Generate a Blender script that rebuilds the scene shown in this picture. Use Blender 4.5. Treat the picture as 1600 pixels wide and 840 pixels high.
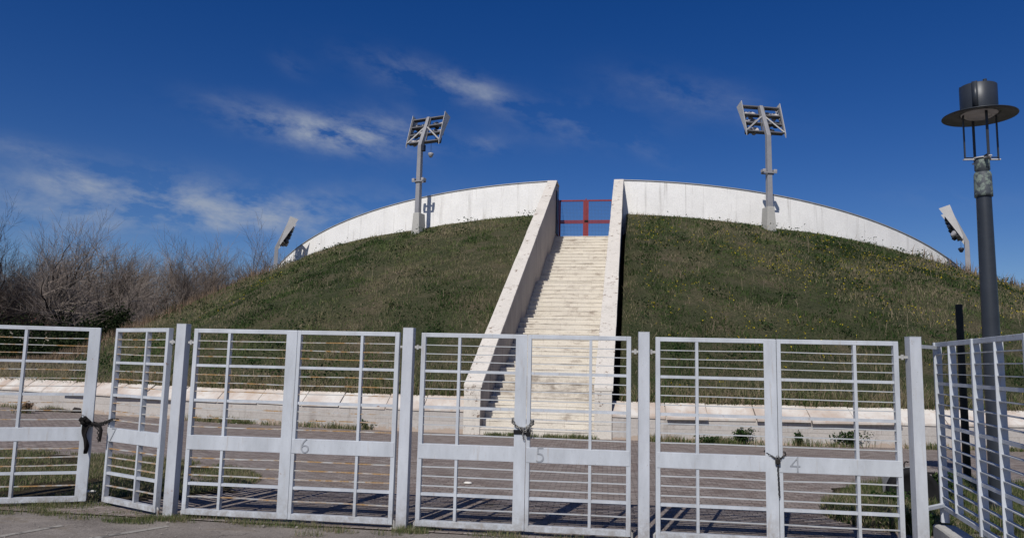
import bpy, math, random
import numpy as np
from mathutils import Vector, Matrix, noise as mnoise
for _o in list(bpy.data.objects): bpy.data.objects.remove(_o)
S = bpy.context.scene
COL = S.collection
rad = math.radians
# ------------------------------------------------------------------ camera
PITCH, ROLL, YAW, FPX = 0.1225, 0.0228, 0.1236, 1169.34
f_ = Vector((-math.sin(YAW)*math.cos(PITCH), math.cos(YAW)*math.cos(PITCH), math.sin(PITCH)))
r0 = Vector((math.cos(YAW), math.sin(YAW), 0)); u0 = r0.cross(f_)
r_ = math.cos(ROLL)*r0 + math.sin(ROLL)*u0; u_ = -math.sin(ROLL)*r0 + math.cos(ROLL)*u0
cd = bpy.data.cameras.new('camera'); cam = bpy.data.objects.new('camera', cd); COL.objects.link(cam)
EYE = Vector((0, 0, 1.6))
cam.matrix_world = Matrix(((r_.x, u_.x, -f_.x, 0), (r_.y, u_.y, -f_.y, 0), (r_.z, u_.z, -f_.z, 1.6), (0, 0, 0, 1)))
cd.sensor_width = 36; cd.lens = FPX/1600*36; cd.clip_start = 0.05; cd.clip_end = 5000
S.camera = cam
S.render.resolution_x = 1024; S.render.resolution_y = 537
def pray(x, y): return f_ + r_*((x-800)/FPX) - u_*((y-420)/FPX)
def gnd(x, y, z=0.0):
    d = pray(x, y); return EYE + d*((z-1.6)/d.z)
# ------------------------------------------------------------------ sun, sky, exposure
SUN_EL, SUN_AZ = 45.5, 15.0          # light travels towards +Y turned SUN_AZ degrees to +X
W = bpy.data.worlds.new('World'); S.world = W; W.use_nodes = True
SKY_STRENGTH = 0.075
SUN_STRENGTH = 5.0
EXPOSURE = -0.35
ld = bpy.data.lights.new('sun', 'SUN'); ld.energy = SUN_STRENGTH; ld.angle = rad(0.5); ld.color = (1.0, 0.955, 0.89)
sun = bpy.data.objects.new('sun', ld); COL.objects.link(sun)
tv = Vector((math.sin(rad(SUN_AZ))*math.cos(rad(SUN_EL)), math.cos(rad(SUN_AZ))*math.cos(rad(SUN_EL)), -math.sin(rad(SUN_EL))))
sun.rotation_euler = tv.to_track_quat('-Z', 'Y').to_euler(); sun.location = (-10, -30, 40)
S.view_settings.view_transform = 'Standard'; S.view_settings.look = 'None'
S.view_settings.exposure = EXPOSURE; S.view_settings.gamma = 1
nt = W.node_tree; nt.nodes.clear()
def N(nt, t, **kw):
    n = nt.nodes.new(t)
    for k, v in kw.items():
        if hasattr(n, k): setattr(n, k, v)
    return n
def build_world():
    out = N(nt, 'ShaderNodeOutputWorld'); bg = N(nt, 'ShaderNodeBackground'); bg.inputs[1].default_value = SKY_STRENGTH
    sky = N(nt, 'ShaderNodeTexSky', sky_type='NISHITA', sun_disc=False)
    sky.sun_elevation = rad(SUN_EL)
    sky.sun_rotation = rad(180 + SUN_AZ); sky.altitude = 0; sky.air_density = 0.85; sky.dust_density = 0.3; sky.ozone_density = 3.0
    hs = N(nt, 'ShaderNodeHueSaturation'); hs.inputs['Hue'].default_value = 0.518; hs.inputs['Saturation'].default_value = 1.38; hs.inputs['Value'].default_value = 1.16
    nt.links.new(sky.outputs[0], hs.inputs['Color'])
    tc = N(nt, 'ShaderNodeTexCoord')
    def m(op, a, b=None, c=None):
        n = N(nt, 'ShaderNodeMath', operation=op)
        for i, q in enumerate((a, b, c)):
            if q is None: continue
            if isinstance(q, (int, float)): n.inputs[i].default_value = q
            else: nt.links.new(q, n.inputs[i])
        return n.outputs[0]
    # (px, py, semi-length, semi-width, slope in degrees (down to the right), weight) turned into fixed sky directions
    clouds = [(450, 195, 110, 26, 12, .75), (530, 212, 75, 26, 8, 1.0), (620, 208, 75, 34, 10, .6), (680, 125, 120, 26, 14, .5), (760, 148, 55, 18, 18, .45),
              (900, 195, 110, 34, 5, .32), (1080, 150, 120, 30, 12, .28), (200, 305, 130, 36, 6, .55), (340, 322, 170, 36, 8, .8), (260, 345, 150, 16, 4, .6), (470, 335, 110, 34, -2, .6),
              (60, 240, 60, 16, 14, .4), (760, 228, 40, 16, 4, .35), (60, 330, 120, 50, 6, .45), (110, 280, 40, 12, 0, .45), (1000, 228, 60, 16, 30, .2), (455, 100, 30, 16, 30, .18), (640, 330, 160, 40, 0, .25), (1480, 310, 80, 14, 4, .15)]
    tot = None
    for (px, py, sa, sb, ang, w) in clouds:
        c = pray(px, py).normalized()
        a = rad(ang); e1 = (r_*math.cos(a) - u_*math.sin(a)); e1 = (e1 - c*e1.dot(c)).normalized(); e2 = c.cross(e1)
        parts = []
        for e, s in ((e1, sa/FPX), (e2, sb/FPX)):
            d = N(nt, 'ShaderNodeVectorMath', operation='DOT_PRODUCT'); nt.links.new(tc.outputs['Generated'], d.inputs[0]); d.inputs[1].default_value = e
            q = m('DIVIDE', d.outputs['Value'], s); parts.append(m('MULTIPLY', q, q))
        g = m('MULTIPLY', m('POWER', 2.718, m('MULTIPLY', m('ADD', parts[0], parts[1]), -1.3)), w)
        tot = g if tot is None else m('ADD', tot, g)
    # wisp texture: streaks in a sky-fixed frame
    a = rad(14); c = pray(500, 200).normalized(); e1 = (r_*math.cos(a)-u_*math.sin(a)); e1 = (e1-c*e1.dot(c)).normalized(); e2 = c.cross(e1)
    cx = N(nt, 'ShaderNodeCombineXYZ')
    for i, (e, s) in enumerate(((e1, 13.0), (e2, 27.0), (c, 8.0))):
        d = N(nt, 'ShaderNodeVectorMath', operation='DOT_PRODUCT'); nt.links.new(tc.outputs['Generated'], d.inputs[0]); d.inputs[1].default_value = e
        nt.links.new(m('MULTIPLY', d.outputs['Value'], s), cx.inputs[i])
    n1 = N(nt, 'ShaderNodeTexNoise'); n1.inputs['Scale'].default_value = 1.0; n1.inputs['Detail'].default_value = 9; n1.inputs['Roughness'].default_value = 0.62; n1.inputs['Distortion'].default_value = 0.15
    nt.links.new(cx.outputs[0], n1.inputs['Vector'])
    n2 = N(nt, 'ShaderNodeTexNoise'); n2.inputs['Scale'].default_value = 7.0; n2.inputs['Detail'].default_value = 4
    nt.links.new(tc.outputs['Generated'], n2.inputs['Vector'])
    t = m('ADD', m('MULTIPLY', n1.outputs['Fac'], 0.8), m('MULTIPLY', n2.outputs['Fac'], 0.35))
    mr = N(nt, 'ShaderNodeMapRange'); mr.inputs['From Min'].default_value = 0.485; mr.inputs['From Max'].default_value = 0.71; nt.links.new(t, mr.inputs['Value'])
    fac = m('MULTIPLY', m('MINIMUM', m('MULTIPLY', tot, mr.outputs[0]), 1.0), 0.72)
    mx = N(nt, 'ShaderNodeMix', data_type='RGBA'); nt.links.new(fac, mx.inputs[0]); nt.links.new(hs.outputs[0], mx.inputs[6]); mx.inputs[7].default_value = (6.2, 6.9, 8.0, 1)
    nt.links.new(mx.outputs[2], bg.inputs[0]); nt.links.new(bg.outputs[0], out.inputs[0])
build_world()
# ------------------------------------------------------------------ helpers
rnd = random.Random(7)
NP = np.random.default_rng(11)
class MB:
    def __init__(s): s.v = []; s.f = []
    def add(s, vs, fs):
        o = len(s.v); s.v += [tuple(p) for p in vs]; s.f += [tuple(i+o for i in q) for q in fs]
    def box(s, x0, x1, y0, y1, z0, z1, M=None):
        if x0 > x1: x0, x1 = x1, x0
        if y0 > y1: y0, y1 = y1, y0
        vs = [Vector(p) for p in ((x0,y0,z0),(x1,y0,z0),(x1,y1,z0),(x0,y1,z0),(x0,y0,z1),(x1,y0,z1),(x1,y1,z1),(x0,y1,z1))]
        if M is not None: vs = [M @ p for p in vs]
        s.add(vs, [(0,3,2,1),(4,5,6,7),(0,1,5,4),(1,2,6,5),(2,3,7,6),(3,0,4,7)])
    def tube(s, pts, rads, n=8, cap=True):
        pts = [Vector(p) for p in pts]
        if isinstance(rads, (int, float)): rads = [rads]*len(pts)
        o = len(s.v); ref = None
        for i, p in enumerate(pts):
            d = (pts[min(i+1, len(pts)-1)] - pts[max(i-1, 0)]).normalized()
            if ref is None: ref = d.orthogonal().normalized()
            ref = (ref - d*ref.dot(d));
            ref = ref.normalized() if ref.length > 1e-6 else d.orthogonal().normalized()
            b = d.cross(ref)
            for k in range(n):
                a = 2*math.pi*k/n; s.v.append(tuple(p + (ref*math.cos(a)+b*math.sin(a))*rads[i]))
        for i in range(len(pts)-1):
            for k in range(n):
                k2 = (k+1) % n; s.f.append((o+i*n+k, o+i*n+k2, o+(i+1)*n+k2, o+(i+1)*n+k))
        if cap:
            s.f.append(tuple(o+k for k in range(n))[::-1]); s.f.append(tuple(o+(len(pts)-1)*n+k for k in range(n)))
    def lathe(s, prof, n=32, c=(0,0,0), closed=False):
        o = len(s.v); m = len(prof)
        for (r, z) in prof:
            for k in range(n):
                a = 2*math.pi*k/n; s.v.append((c[0]+r*math.cos(a), c[1]+r*math.sin(a), c[2]+z))
        for i in range(m if closed else m-1):
            j = (i+1) % m
            for k in range(n):
                k2 = (k+1) % n; s.f.append((o+i*n+k, o+i*n+k2, o+j*n+k2, o+j*n+k))
    def prism(s, poly, M, t):   # polygon in local xz, thickness t along local y
        n = len(poly); vs = [M @ Vector((p[0], -t/2, p[1])) for p in poly] + [M @ Vector((p[0], t/2, p[1])) for p in poly]
        s.add(vs, [tuple(range(n)), tuple(range(2*n-1, n-1, -1))] + [(i, n+i, n+(i+1) % n, (i+1) % n) for i in range(n)])
    def build(s, name, mat, parent=None, smooth=False, bevel=0):
        me = bpy.data.meshes.new(name); me.from_pydata(s.v, [], s.f); me.update()
        return link(name, me, mat, parent, smooth, bevel)
def link(name, me, mat, parent=None, smooth=False, bevel=0):
    if mat is not None: me.materials.append(mat)
    if smooth: me.polygons.foreach_set('use_smooth', [True]*len(me.polygons))
    o = bpy.data.objects.new(name, me); COL.objects.link(o)
    if parent is not None: o.parent = parent
    if bevel:
        b = o.modifiers.new('bevel', 'BEVEL'); b.width = bevel; b.segments = 2; b.limit_method = 'ANGLE'
    return o
def thing(name, label, cat, loc=(0,0,0), rz=0, group=None):
    o = bpy.data.objects.new(name, None); COL.objects.link(o); o.location = loc; o.rotation_euler = (0,0,rz)
    o.empty_display_size = .2
    return tag(o, label, cat, group)
def tag(o, label, cat=None, group=None, kind=None):
    if label: o['label'] = label
    if cat: o['category'] = cat
    if group: o['group'] = group
    if kind: o['kind'] = kind
    return o
def dup(root, loc, rz, label, group=None, scale=None):
    def cp(o, parent):
        c = o.copy(); COL.objects.link(c); c.parent = parent
        for ch in [x for x in kids.get(o.name, [])]: cp(ch, c)
        return c
    kids = {}
    for x in list(COL.objects):
        if x.parent: kids.setdefault(x.parent.name, []).append(x)
    c = cp(root, None); c.location = loc; c.rotation_euler = (0,0,rz)
    if scale: c.scale = scale
    c['label'] = label
    if group: c['group'] = group
    return c
# ------------------------------------------------------------------ materials
def newmat(name, rough=0.8, spec=0.3):
    m = bpy.data.materials.new(name); m.use_nodes = True; t = m.node_tree
    b = t.nodes['Principled BSDF']; b.inputs['Roughness'].default_value = rough; b.inputs['Specular IOR Level'].default_value = spec
    return m, t, b
def ramp(t, src, stops):
    r = t.nodes.new('ShaderNodeValToRGB'); e = r.color_ramp.elements
    while len(e) < len(stops): e.new(0.5)
    for el, (p, c) in zip(e, stops): el.position = p; el.color = (*c, 1) if len(c) == 3 else c
    t.links.new(src, r.inputs[0]); return r.outputs[0]
def nz(t, vec, scale, detail=6, rough=.6, dist=0.0):
    n = t.nodes.new('ShaderNodeTexNoise'); n.inputs['Scale'].default_value = scale; n.inputs['Detail'].default_value = detail
    n.inputs['Roughness'].default_value = rough; n.inputs['Distortion'].default_value = dist
    if vec is not None: t.links.new(vec, n.inputs['Vector'])
    return n.outputs['Fac']
def pos(t, scale=(1,1,1), kind='world', rot=(0,0,0)):
    mp = t.nodes.new('ShaderNodeMapping'); mp.inputs['Scale'].default_value = scale; mp.inputs['Rotation'].default_value = rot
    if kind == 'world': g = t.nodes.new('ShaderNodeNewGeometry'); t.links.new(g.outputs['Position'], mp.inputs[0])
    else: g = t.nodes.new('ShaderNodeTexCoord'); t.links.new(g.outputs['Object'], mp.inputs[0])
    return mp.outputs[0]
def mix(t, fac, a, b, mode='MIX'):
    n = t.nodes.new('ShaderNodeMix'); n.data_type = 'RGBA'; n.blend_type = mode
    for i, q in ((0, fac), (6, a), (7, b)):
        if isinstance(q, (int, float)): n.inputs[i].default_value = q
        elif isinstance(q, tuple): n.inputs[i].default_value = (*q, 1) if len(q) == 3 else q
        else: t.links.new(q, n.inputs[i])
    return n.outputs[2]
def bump(t, b, h, s=.5, d=.02):
    n = t.nodes.new('ShaderNodeBump'); n.inputs['Strength'].default_value = s; n.inputs['Distance'].default_value = d
    t.links.new(h, n.inputs['Height']); t.links.new(n.outputs[0], b.inputs['Normal'])
def mth(t, op, a, b=0.0):
    n = t.nodes.new('ShaderNodeMath'); n.operation = op
    for i, q in enumerate((a, b)):
        if isinstance(q, (int, float)): n.inputs[i].default_value = q
        else: t.links.new(q, n.inputs[i])
    return n.outputs[0]
def mpaint(name, base, rust_lo, rust_hi, rustcol=(.30,.13,.045), rough=.5, dirt=.25, scale=9):
    m, t, b = newmat(name, rough, .4)
    p = pos(t)
    d = ramp(t, nz(t, pos(t, (2.5,2.5,.8)), 2.2, 7, .65), [(.3, tuple(c*(1-dirt) for c in base)), (.65, base)])
    d = mix(t, ramp(t, nz(t, p, 38, 4, .7), [(.62, (0,0,0)), (.75, (1,1,1))]), d, tuple(c*.82 for c in base))
    rs = ramp(t, nz(t, p, scale, 8, .72), [(rust_lo, (0,0,0)), (rust_hi, (1,1,1))])
    rc = ramp(t, nz(t, p, 60, 3, .6), [(.3, tuple(c*.55 for c in rustcol)), (.7, rustcol)])
    sx = t.nodes.new('ShaderNodeSeparateXYZ'); t.links.new(p, sx.inputs[0])
    low = mth(t, 'MULTIPLY', ramp(t, sx.outputs[2], [(.02, (1,1,1)), (.34, (0,0,0))]), ramp(t, nz(t, p, 14, 7, .75), [(.38, (0,0,0)), (.62, (1,1,1))]))
    d = mix(t, mth(t, 'MULTIPLY', low, .75), d, (.22,.19,.16))
    run = ramp(t, nz(t, pos(t, (22,22,1.6)), 1.0, 5, .7), [(.60, (0,0,0)), (.74, (1,1,1))])
    d = mix(t, mth(t, 'MULTIPLY', run, .6), d, (.33,.27,.21))
    chip = ramp(t, nz(t, p, 85, 3, .8), [(.66, (0,0,0)), (.69, (1,1,1))]); d = mix(t, mth(t, 'MULTIPLY', chip, .7), d, (.17,.13,.11))
    t.links.new(mix(t, rs, d, rc), b.inputs['Base Color'])
    bump(t, b, nz(t, p, 90, 4, .6), .25, .002)
    return m
M_paint = mpaint('gate_paint', (.53,.562,.602), .655, .70)
M_post = mpaint('post_paint', (.53,.557,.597), .665, .71)
M_rod_rust = mpaint('rusty_rod_paint', (.50,.50,.48), .46, .58, (.46,.27,.10), scale=5)
M_rod = mpaint('rod_paint', (.50,.52,.53), .62, .70, (.42,.24,.09), scale=7)
M_digit = mpaint('digit_relief_shade', (.36,.38,.41), .7, .8)  # darker than the gate paint: relief shading of the digits put into the colour
M_hinge = mpaint('hinge_metal', (.46,.46,.45), .56, .68, (.22,.13,.07))
def mplain(name, col, rough=.7, metal=0, var=.25, scale=12, spec=.3):
    m, t, b = newmat(name, rough, spec); b.inputs['Metallic'].default_value = metal
    t.links.new(ramp(t, nz(t, pos(t, (1,1,1), 'obj'), scale, 6, .65), [(.3, tuple(c*(1-var) for c in col)), (.7, tuple(min(1, c*(1+var*.5)) for c in col))]), b.inputs['Base Color'])
    bump(t, b, nz(t, pos(t, (1,1,1), 'obj'), scale*5, 4), .2, .003)
    return m
M_chain = mplain('chain_steel', (.30,.29,.27), .4, .8, .5, 40)
M_chaindark = mplain('dark_chain', (.03,.027,.025), .6, .3, .5, 40)
M_black = mplain('black_plastic', (.010,.010,.011), .85, 0, .3)
M_pole2 = mplain('old_black_paint', (.026,.029,.026), .8, 0, .4, 6)
M_cloth = mplain('black_cloth', (.007,.006,.006), .9, 0, .4)
M_lampdark = mplain('dark_lamp_metal', (.034,.040,.050), .42, .1, .25, 3, .4)
def _lampcol():
    m, t, b = newmat('peeling_lamp_metal', .6, .4)
    t.links.new(mix(t, ramp(t, nz(t, pos(t), 13, 6, .7), [(.47, (0,0,0)), (.53, (1,1,1))]), (.06,.07,.08), (.17,.21,.18)), b.inputs['Base Color'])
    return m
M_peel = _lampcol()
M_mast = mplain('mast_metal', (.30,.30,.315), .5, .1, .15, 2)
M_mastlight = mplain('shroud_metal', (.50,.49,.48), .55, .1, .12, 2)
M_headframe = mplain('head_frame_metal', (.13,.13,.14), .5, .1, .2, 3)
M_flooddark = mplain('floodlight_body', (.03,.035,.05), .4, .1, .3)
M_floodlite = mplain('floodlight_shell', (.38,.37,.38), .5, .1, .2)
M_red = mplain('red_gate_paint', (.21,.030,.038), .5, 0, .2, 6)
M_mesh = mplain('mesh_wire', (.05,.10,.20), .5, .1, .2)
M_white = mplain('white_litter', (.75,.73,.68), .7)
def wallmat(name, base, stain, streak=.6, joint=None, blotch=(.3,.25,.2), bl=(.66,.76)):
    m, t, b = newmat(name, .9, .15)
    p = pos(t)
    c = ramp(t, nz(t, p, .9, 8, .62), [(.28, tuple(x*.88 for x in base)), (.62, base)])
    st = ramp(t, nz(t, pos(t, (3.6,3.6,.22)), 1.0, 7, .72), [(.555, (0,0,0)), (.70, (1,1,1))])
    c = mix(t, mth(t, 'MULTIPLY', st, streak), c, stain)
    st2 = ramp(t, nz(t, pos(t, (8,8,.12)), 1.0, 4, .7), [(.635, (0,0,0)), (.68, (1,1,1))])
    c = mix(t, mth(t, 'MULTIPLY', st2, streak*.9), c, stain)
    c = mix(t, ramp(t, nz(t, p, 4.5, 8, .75), [(bl[0], (0,0,0)), (bl[1], (1,1,1))]), c, blotch)
    c = mix(t, ramp(t, nz(t, p, 26, 5, .7), [(.35, (.75,.75,.75)), (.6, (1,1,1))]), c, (1,1,1), 'MIX') if False else c
    g = ramp(t, nz(t, p, 24, 6, .7), [(.25, (.80,.80,.79)), (.6, (1,1,1))])
    c = mix(t, 1.0, c, g, 'MULTIPLY')
    t.links.new(c, b.inputs['Base Color'])
    bump(t, b, nz(t, p, 18, 8, .7), .35, .02)
    return m
M_ring = wallmat('white_render_wall', (.92,.905,.875), (.42,.40,.37), .55, blotch=(.50,.47,.43), bl=(.66,.78))
M_parapet = wallmat('parapet_render', (.50,.46,.425), (.17,.15,.15), .85, blotch=(.34,.27,.23), bl=(.66,.75))  # inner-face shade put into the colour: darker body, heavier streaks than the coping
def _shade_streaks():  # paints inner-face shade along with stain streaks, strongest near the stair foot
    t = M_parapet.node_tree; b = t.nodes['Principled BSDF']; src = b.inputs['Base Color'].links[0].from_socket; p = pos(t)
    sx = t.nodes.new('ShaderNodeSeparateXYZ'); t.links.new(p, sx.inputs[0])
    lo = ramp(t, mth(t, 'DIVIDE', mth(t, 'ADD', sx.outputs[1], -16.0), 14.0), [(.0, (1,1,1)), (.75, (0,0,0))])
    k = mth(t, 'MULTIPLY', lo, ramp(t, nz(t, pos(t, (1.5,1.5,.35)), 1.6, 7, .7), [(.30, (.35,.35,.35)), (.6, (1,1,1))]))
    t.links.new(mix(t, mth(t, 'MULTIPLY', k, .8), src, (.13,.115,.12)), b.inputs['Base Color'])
_shade_streaks()
M_cope = wallmat('parapet_coping', (.70,.655,.585), (.34,.31,.27), .4, blotch=(.23,.17,.13), bl=(.585,.625))
M_low = wallmat('low_wall_render', (.52,.485,.45), (.30,.27,.25), .6, blotch=(.34,.28,.24), bl=(.58,.72))
def _grime():
    t = M_low.node_tree; b = t.nodes['Principled BSDF']; src = b.inputs['Base Color'].links[0].from_socket; p = pos(t)
    sx = t.nodes.new('ShaderNodeSeparateXYZ'); t.links.new(p, sx.inputs[0])
    h = mth(t, 'ADD', sx.outputs[2], mth(t, 'MULTIPLY', nz(t, p, 3.5, 8, .75), -.55))
    c = mix(t, ramp(t, h, [(.0, (1,1,1)), (.02, (0,0,0))]) if False else mth(t, 'MULTIPLY', mth(t, 'LESS_THAN', h, -.20), .65), src, (.40,.30,.22))
    br = t.nodes.new('ShaderNodeTexBrick'); br.inputs['Scale'].default_value = 1; br.inputs['Brick Width'].default_value = 1.9; br.inputs['Row Height'].default_value = .27; br.inputs['Mortar Size'].default_value = .006
    br.inputs['Color1'].default_value = (1,1,1,1); br.inputs['Color2'].default_value = (.93,.93,.93,1); br.inputs['Mortar'].default_value = (.72,.70,.68,1)
    cb = t.nodes.new('ShaderNodeCombineXYZ'); t.links.new(sx.outputs[0], cb.inputs[0]); t.links.new(sx.outputs[2], cb.inputs[1]); t.links.new(cb.outputs[0], br.inputs['Vector'])
    t.links.new(mix(t, 1.0, c, br.outputs['Color'], 'MULTIPLY'), b.inputs['Base Color'])
_grime()
M_flash = mplain('coping_flashing', (.42,.42,.42), .5, .3, .2, 3)
M_concrete = wallmat('concrete', (.46,.45,.42), (.25,.24,.22), .4)
def stepmat():
    m, t, b = newmat('step_stone', .85, .2); p = pos(t)
    br = t.nodes.new('ShaderNodeTexBrick'); br.inputs['Scale'].default_value = 1; br.offset = .5
    br.inputs['Brick Width'].default_value = .83; br.inputs['Row Height'].default_value = .16047; br.inputs['Mortar Size'].default_value = .004
    br.inputs['Color1'].default_value = (.70,.655,.57,1); br.inputs['Color2'].default_value = (.64,.595,.515,1); br.inputs['Mortar'].default_value = (.50,.45,.38,1)
    mpx = t.nodes.new('ShaderNodeSeparateXYZ'); t.links.new(p, mpx.inputs[0]); cbx = t.nodes.new('ShaderNodeCombineXYZ'); t.links.new(mpx.outputs[0], cbx.inputs[0]); t.links.new(mth(t, 'ADD', mpx.outputs[2], -.025), cbx.inputs[1]); t.links.new(cbx.outputs[0], br.inputs['Vector'])
    c = br.outputs['Color']
    c = mix(t, ramp(t, nz(t, pos(t, (1,2.5,2)), 2.2, 9, .75), [(.53, (0,0,0)), (.70, (.95,.95,.95))]), c, (.30,.245,.20))
    c = mix(t, ramp(t, nz(t, pos(t, (.6,.5,9)), 1.6, 7, .7), [(.58, (0,0,0)), (.70, (.7,.7,.7))]), c, (.30,.25,.20))
    c = mix(t, 1.0, c, ramp(t, nz(t, p, 30, 5, .7), [(.25, (.8,.8,.8)), (.6, (1,1,1))]), 'MULTIPLY')
    zz = mpx.outputs[2]; band = ramp(t, mth(t, 'ABSOLUTE', mth(t, 'ADD', mth(t, 'ADD', zz, mth(t, 'MULTIPLY', nz(t, p, 1.1, 3), .5)), -1.28)), [(.08, (1,1,1)), (.30, (0,0,0))])
    c = mix(t, mth(t, 'MULTIPLY', mth(t, 'MULTIPLY', band, ramp(t, nz(t, pos(t, (1.5,1.5,2.5)), 2.4, 8, .75), [(.42, (0,0,0)), (.60, (1,1,1))])), .85), c, (.24,.20,.165))
    t.links.new(c, b.inputs['Base Color']); bump(t, b, nz(t, p, 25, 6, .7), .3, .01); return m
M_step = stepmat()
def capmat():
    m, t, b = newmat('pink_stone_coping', .85, .2); p = pos(t)
    c = ramp(t, nz(t, pos(t, (1.4,1.4,1.4)), 1.0, 3, .5), [(.34, (.46,.385,.325)), (.48, (.54,.485,.43)), (.60, (.62,.59,.54))])
    c = mix(t, ramp(t, nz(t, p, 8, 8, .75), [(.5, (0,0,0)), (.75, (.8,.8,.8))]), c, (.42,.30,.22))
    t.links.new(c, b.inputs['Base Color']); bump(t, b, nz(t, p, 20, 6, .7), .4, .01); return m
M_cap = capmat()
def pavemat():
    m, t, b = newmat('sett_paving', .9, .2); p = pos(t)
    br = t.nodes.new('ShaderNodeTexBrick'); br.inputs['Scale'].default_value = 1; br.offset = .5
    br.inputs['Brick Width'].default_value = .135; br.inputs['Row Height'].default_value = .075; br.inputs['Mortar Size'].default_value = .006; br.inputs['Mortar Smooth'].default_value = .6
    br.inputs['Color1'].default_value = (.20,.158,.138,1); br.inputs['Color2'].default_value = (.33,.295,.27,1); br.inputs['Mortar'].default_value = (.12,.105,.092,1)
    t.links.new(pos(t, (1,1,0)), br.inputs['Vector'])
    c = mix(t, 1.0, br.outputs['Color'], ramp(t, nz(t, pos(t, (1,2.2,1)), 3.5, 8, .75), [(.3, (.55,.53,.52)), (.65, (1.25,1.22,1.2))]), 'MULTIPLY')
    c = mix(t, ramp(t, nz(t, p, .35, 5, .6), [(.42, (0,0,0)), (.65, (.6,.6,.6))]), c, (.235,.205,.185))
    c = mix(t, ramp(t, nz(t, pos(t, (.5,1,1)), 1.1, 9, .75), [(.60, (0,0,0)), (.72, (1,1,1))]), c, (.14,.12,.075))
    t.links.new(c, b.inputs['Base Color'])
    h = mth(t, 'ADD', mth(t, 'MULTIPLY', br.outputs['Fac'], -.6), mth(t, 'MULTIPLY', nz(t, p, 14, 7, .7), 1.3))
    bump(t, b, h, .9, .022); return m
M_pave = pavemat()
def asphmat():
    m, t, b = newmat('old_asphalt', .92, .2); p = pos(t)
    c = ramp(t, nz(t, pos(t, (1,1.6,1)), 1.6, 9, .7), [(.3, (.135,.118,.104)), (.5, (.20,.177,.158)), (.7, (.27,.24,.212))])
    c = mix(t, ramp(t, nz(t, p, 46, 5, .85), [(.52, (0,0,0)), (.66, (1,1,1))]), c, (.33,.30,.27))
    c = mix(t, ramp(t, nz(t, pos(t, (.6,1.2,1)), 2.6, 8, .75), [(.54, (0,0,0)), (.66, (.8,.8,.8))]), c, (.17,.14,.10))
    c = mix(t, ramp(t, nz(t, p, 42, 3, .8), [(.30, (1,1,1)), (.42, (0,0,0))]), c, (.07,.06,.055))
    vo = t.nodes.new('ShaderNodeTexVoronoi'); vo.feature = 'DISTANCE_TO_EDGE'; vo.inputs['Scale'].default_value = 1.1
    wv = t.nodes.new('ShaderNodeVectorMath'); wv.operation = 'ADD'; nn = t.nodes.new('ShaderNodeTexNoise'); nn.inputs['Scale'].default_value = 3; t.links.new(p, nn.inputs['Vector'])
    t.links.new(p, wv.inputs[0]); t.links.new(nn.outputs['Color'], wv.inputs[1]); t.links.new(wv.outputs[0], vo.inputs['Vector'])
    c = mix(t, mth(t, 'MULTIPLY', ramp(t, vo.outputs['Distance'], [(.0, (1,1,1)), (.010, (0,0,0))]), ramp(t, nz(t, p, 1.3, 5, .7), [(.50, (0,0,0)), (.60, (.8,.8,.8))])), c, (.06,.05,.045))
    t.links.new(c, b.inputs['Base Color']); bump(t, b, nz(t, p, 70, 6, .8), .7, .012); return m
M_asph = asphmat()
def soilmat(name, a, b_, c_, sc=1.2):
    m, t, b = newmat(name, .95, .1); p = pos(t)
    c = ramp(t, nz(t, p, sc, 9, .72), [(.32, a), (.5, b_), (.68, c_)])
    c = mix(t, 1.0, c, ramp(t, nz(t, p, 16, 6, .75), [(.3, (.45,.45,.45)), (.65, (1.15,1.15,1.15))]), 'MULTIPLY')
    t.links.new(c, b.inputs['Base Color']); bump(t, b, nz(t, p, 9, 8, .75), 1, .12); return m
M_soil = soilmat('verge_soil', (.035,.04,.018), (.075,.06,.035), (.13,.105,.07), 2)
M_hill = soilmat('hill_turf', (.045,.060,.026), (.085,.088,.046), (.16,.13,.085), .5)
M_field = soilmat('field', (.05,.05,.025), (.10,.08,.05), (.14,.11,.075), .1)
def bladem(name, stops, trans=.38):
    m = bpy.data.materials.new(name); m.use_nodes = True; t = m.node_tree; t.nodes.clear()
    o = t.nodes.new('ShaderNodeOutputMaterial'); at = t.nodes.new('ShaderNodeAttribute'); at.attribute_name = 'tone'
    c = ramp(t, at.outputs['Fac'], stops)
    d = t.nodes.new('ShaderNodeBsdfDiffuse'); tr = t.nodes.new('ShaderNodeBsdfTranslucent'); mx = t.nodes.new('ShaderNodeMixShader'); mx.inputs[0].default_value = trans
    t.links.new(c, d.inputs[0]); t.links.new(c, tr.inputs[0]); t.links.new(d.outputs[0], mx.inputs[1]); t.links.new(tr.outputs[0], mx.inputs[2]); t.links.new(mx.outputs[0], o.inputs[0])
    return m
M_grass = bladem('grass_blades', [(0, (.034,.058,.022)), (.3, (.088,.134,.046)), (.52, (.165,.190,.080)), (.70, (.26,.23,.135)), (.86, (.36,.295,.20)), (1, (.44,.34,.25))])
M_dry = bladem('dry_grass_blades', [(0, (.16,.11,.065)), (.5, (.27,.19,.125)), (1, (.38,.28,.20))])
M_flower = bladem('yellow_petals', [(0, (.55,.40,.02)), (1, (.75,.62,.05))])
M_leaf = bladem('weed_leaves', [(0, (.018,.040,.014)), (.6, (.04,.075,.025)), (1, (.10,.13,.05))])
M_ivy = bladem('evergreen_leaves', [(0, (.012,.022,.010)), (.7, (.028,.042,.018)), (1, (.06,.07,.035))])
M_bark = mplain('bare_bark', (.038,.032,.028), .95, 0, .3, 2)
M_twig = mplain('bare_twigs', (.17,.135,.11), .95, 0, .2, .5)
M_twig2 = mplain('pale_bare_twigs', (.23,.19,.16), .95, 0, .2, .5)
M_roof = mplain('red_tile_roof', (.28,.075,.05), .9, 0, .3, 3)
M_house = mplain('cream_house_wall', (.40,.36,.30), .9, 0, .15, 1)
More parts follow.
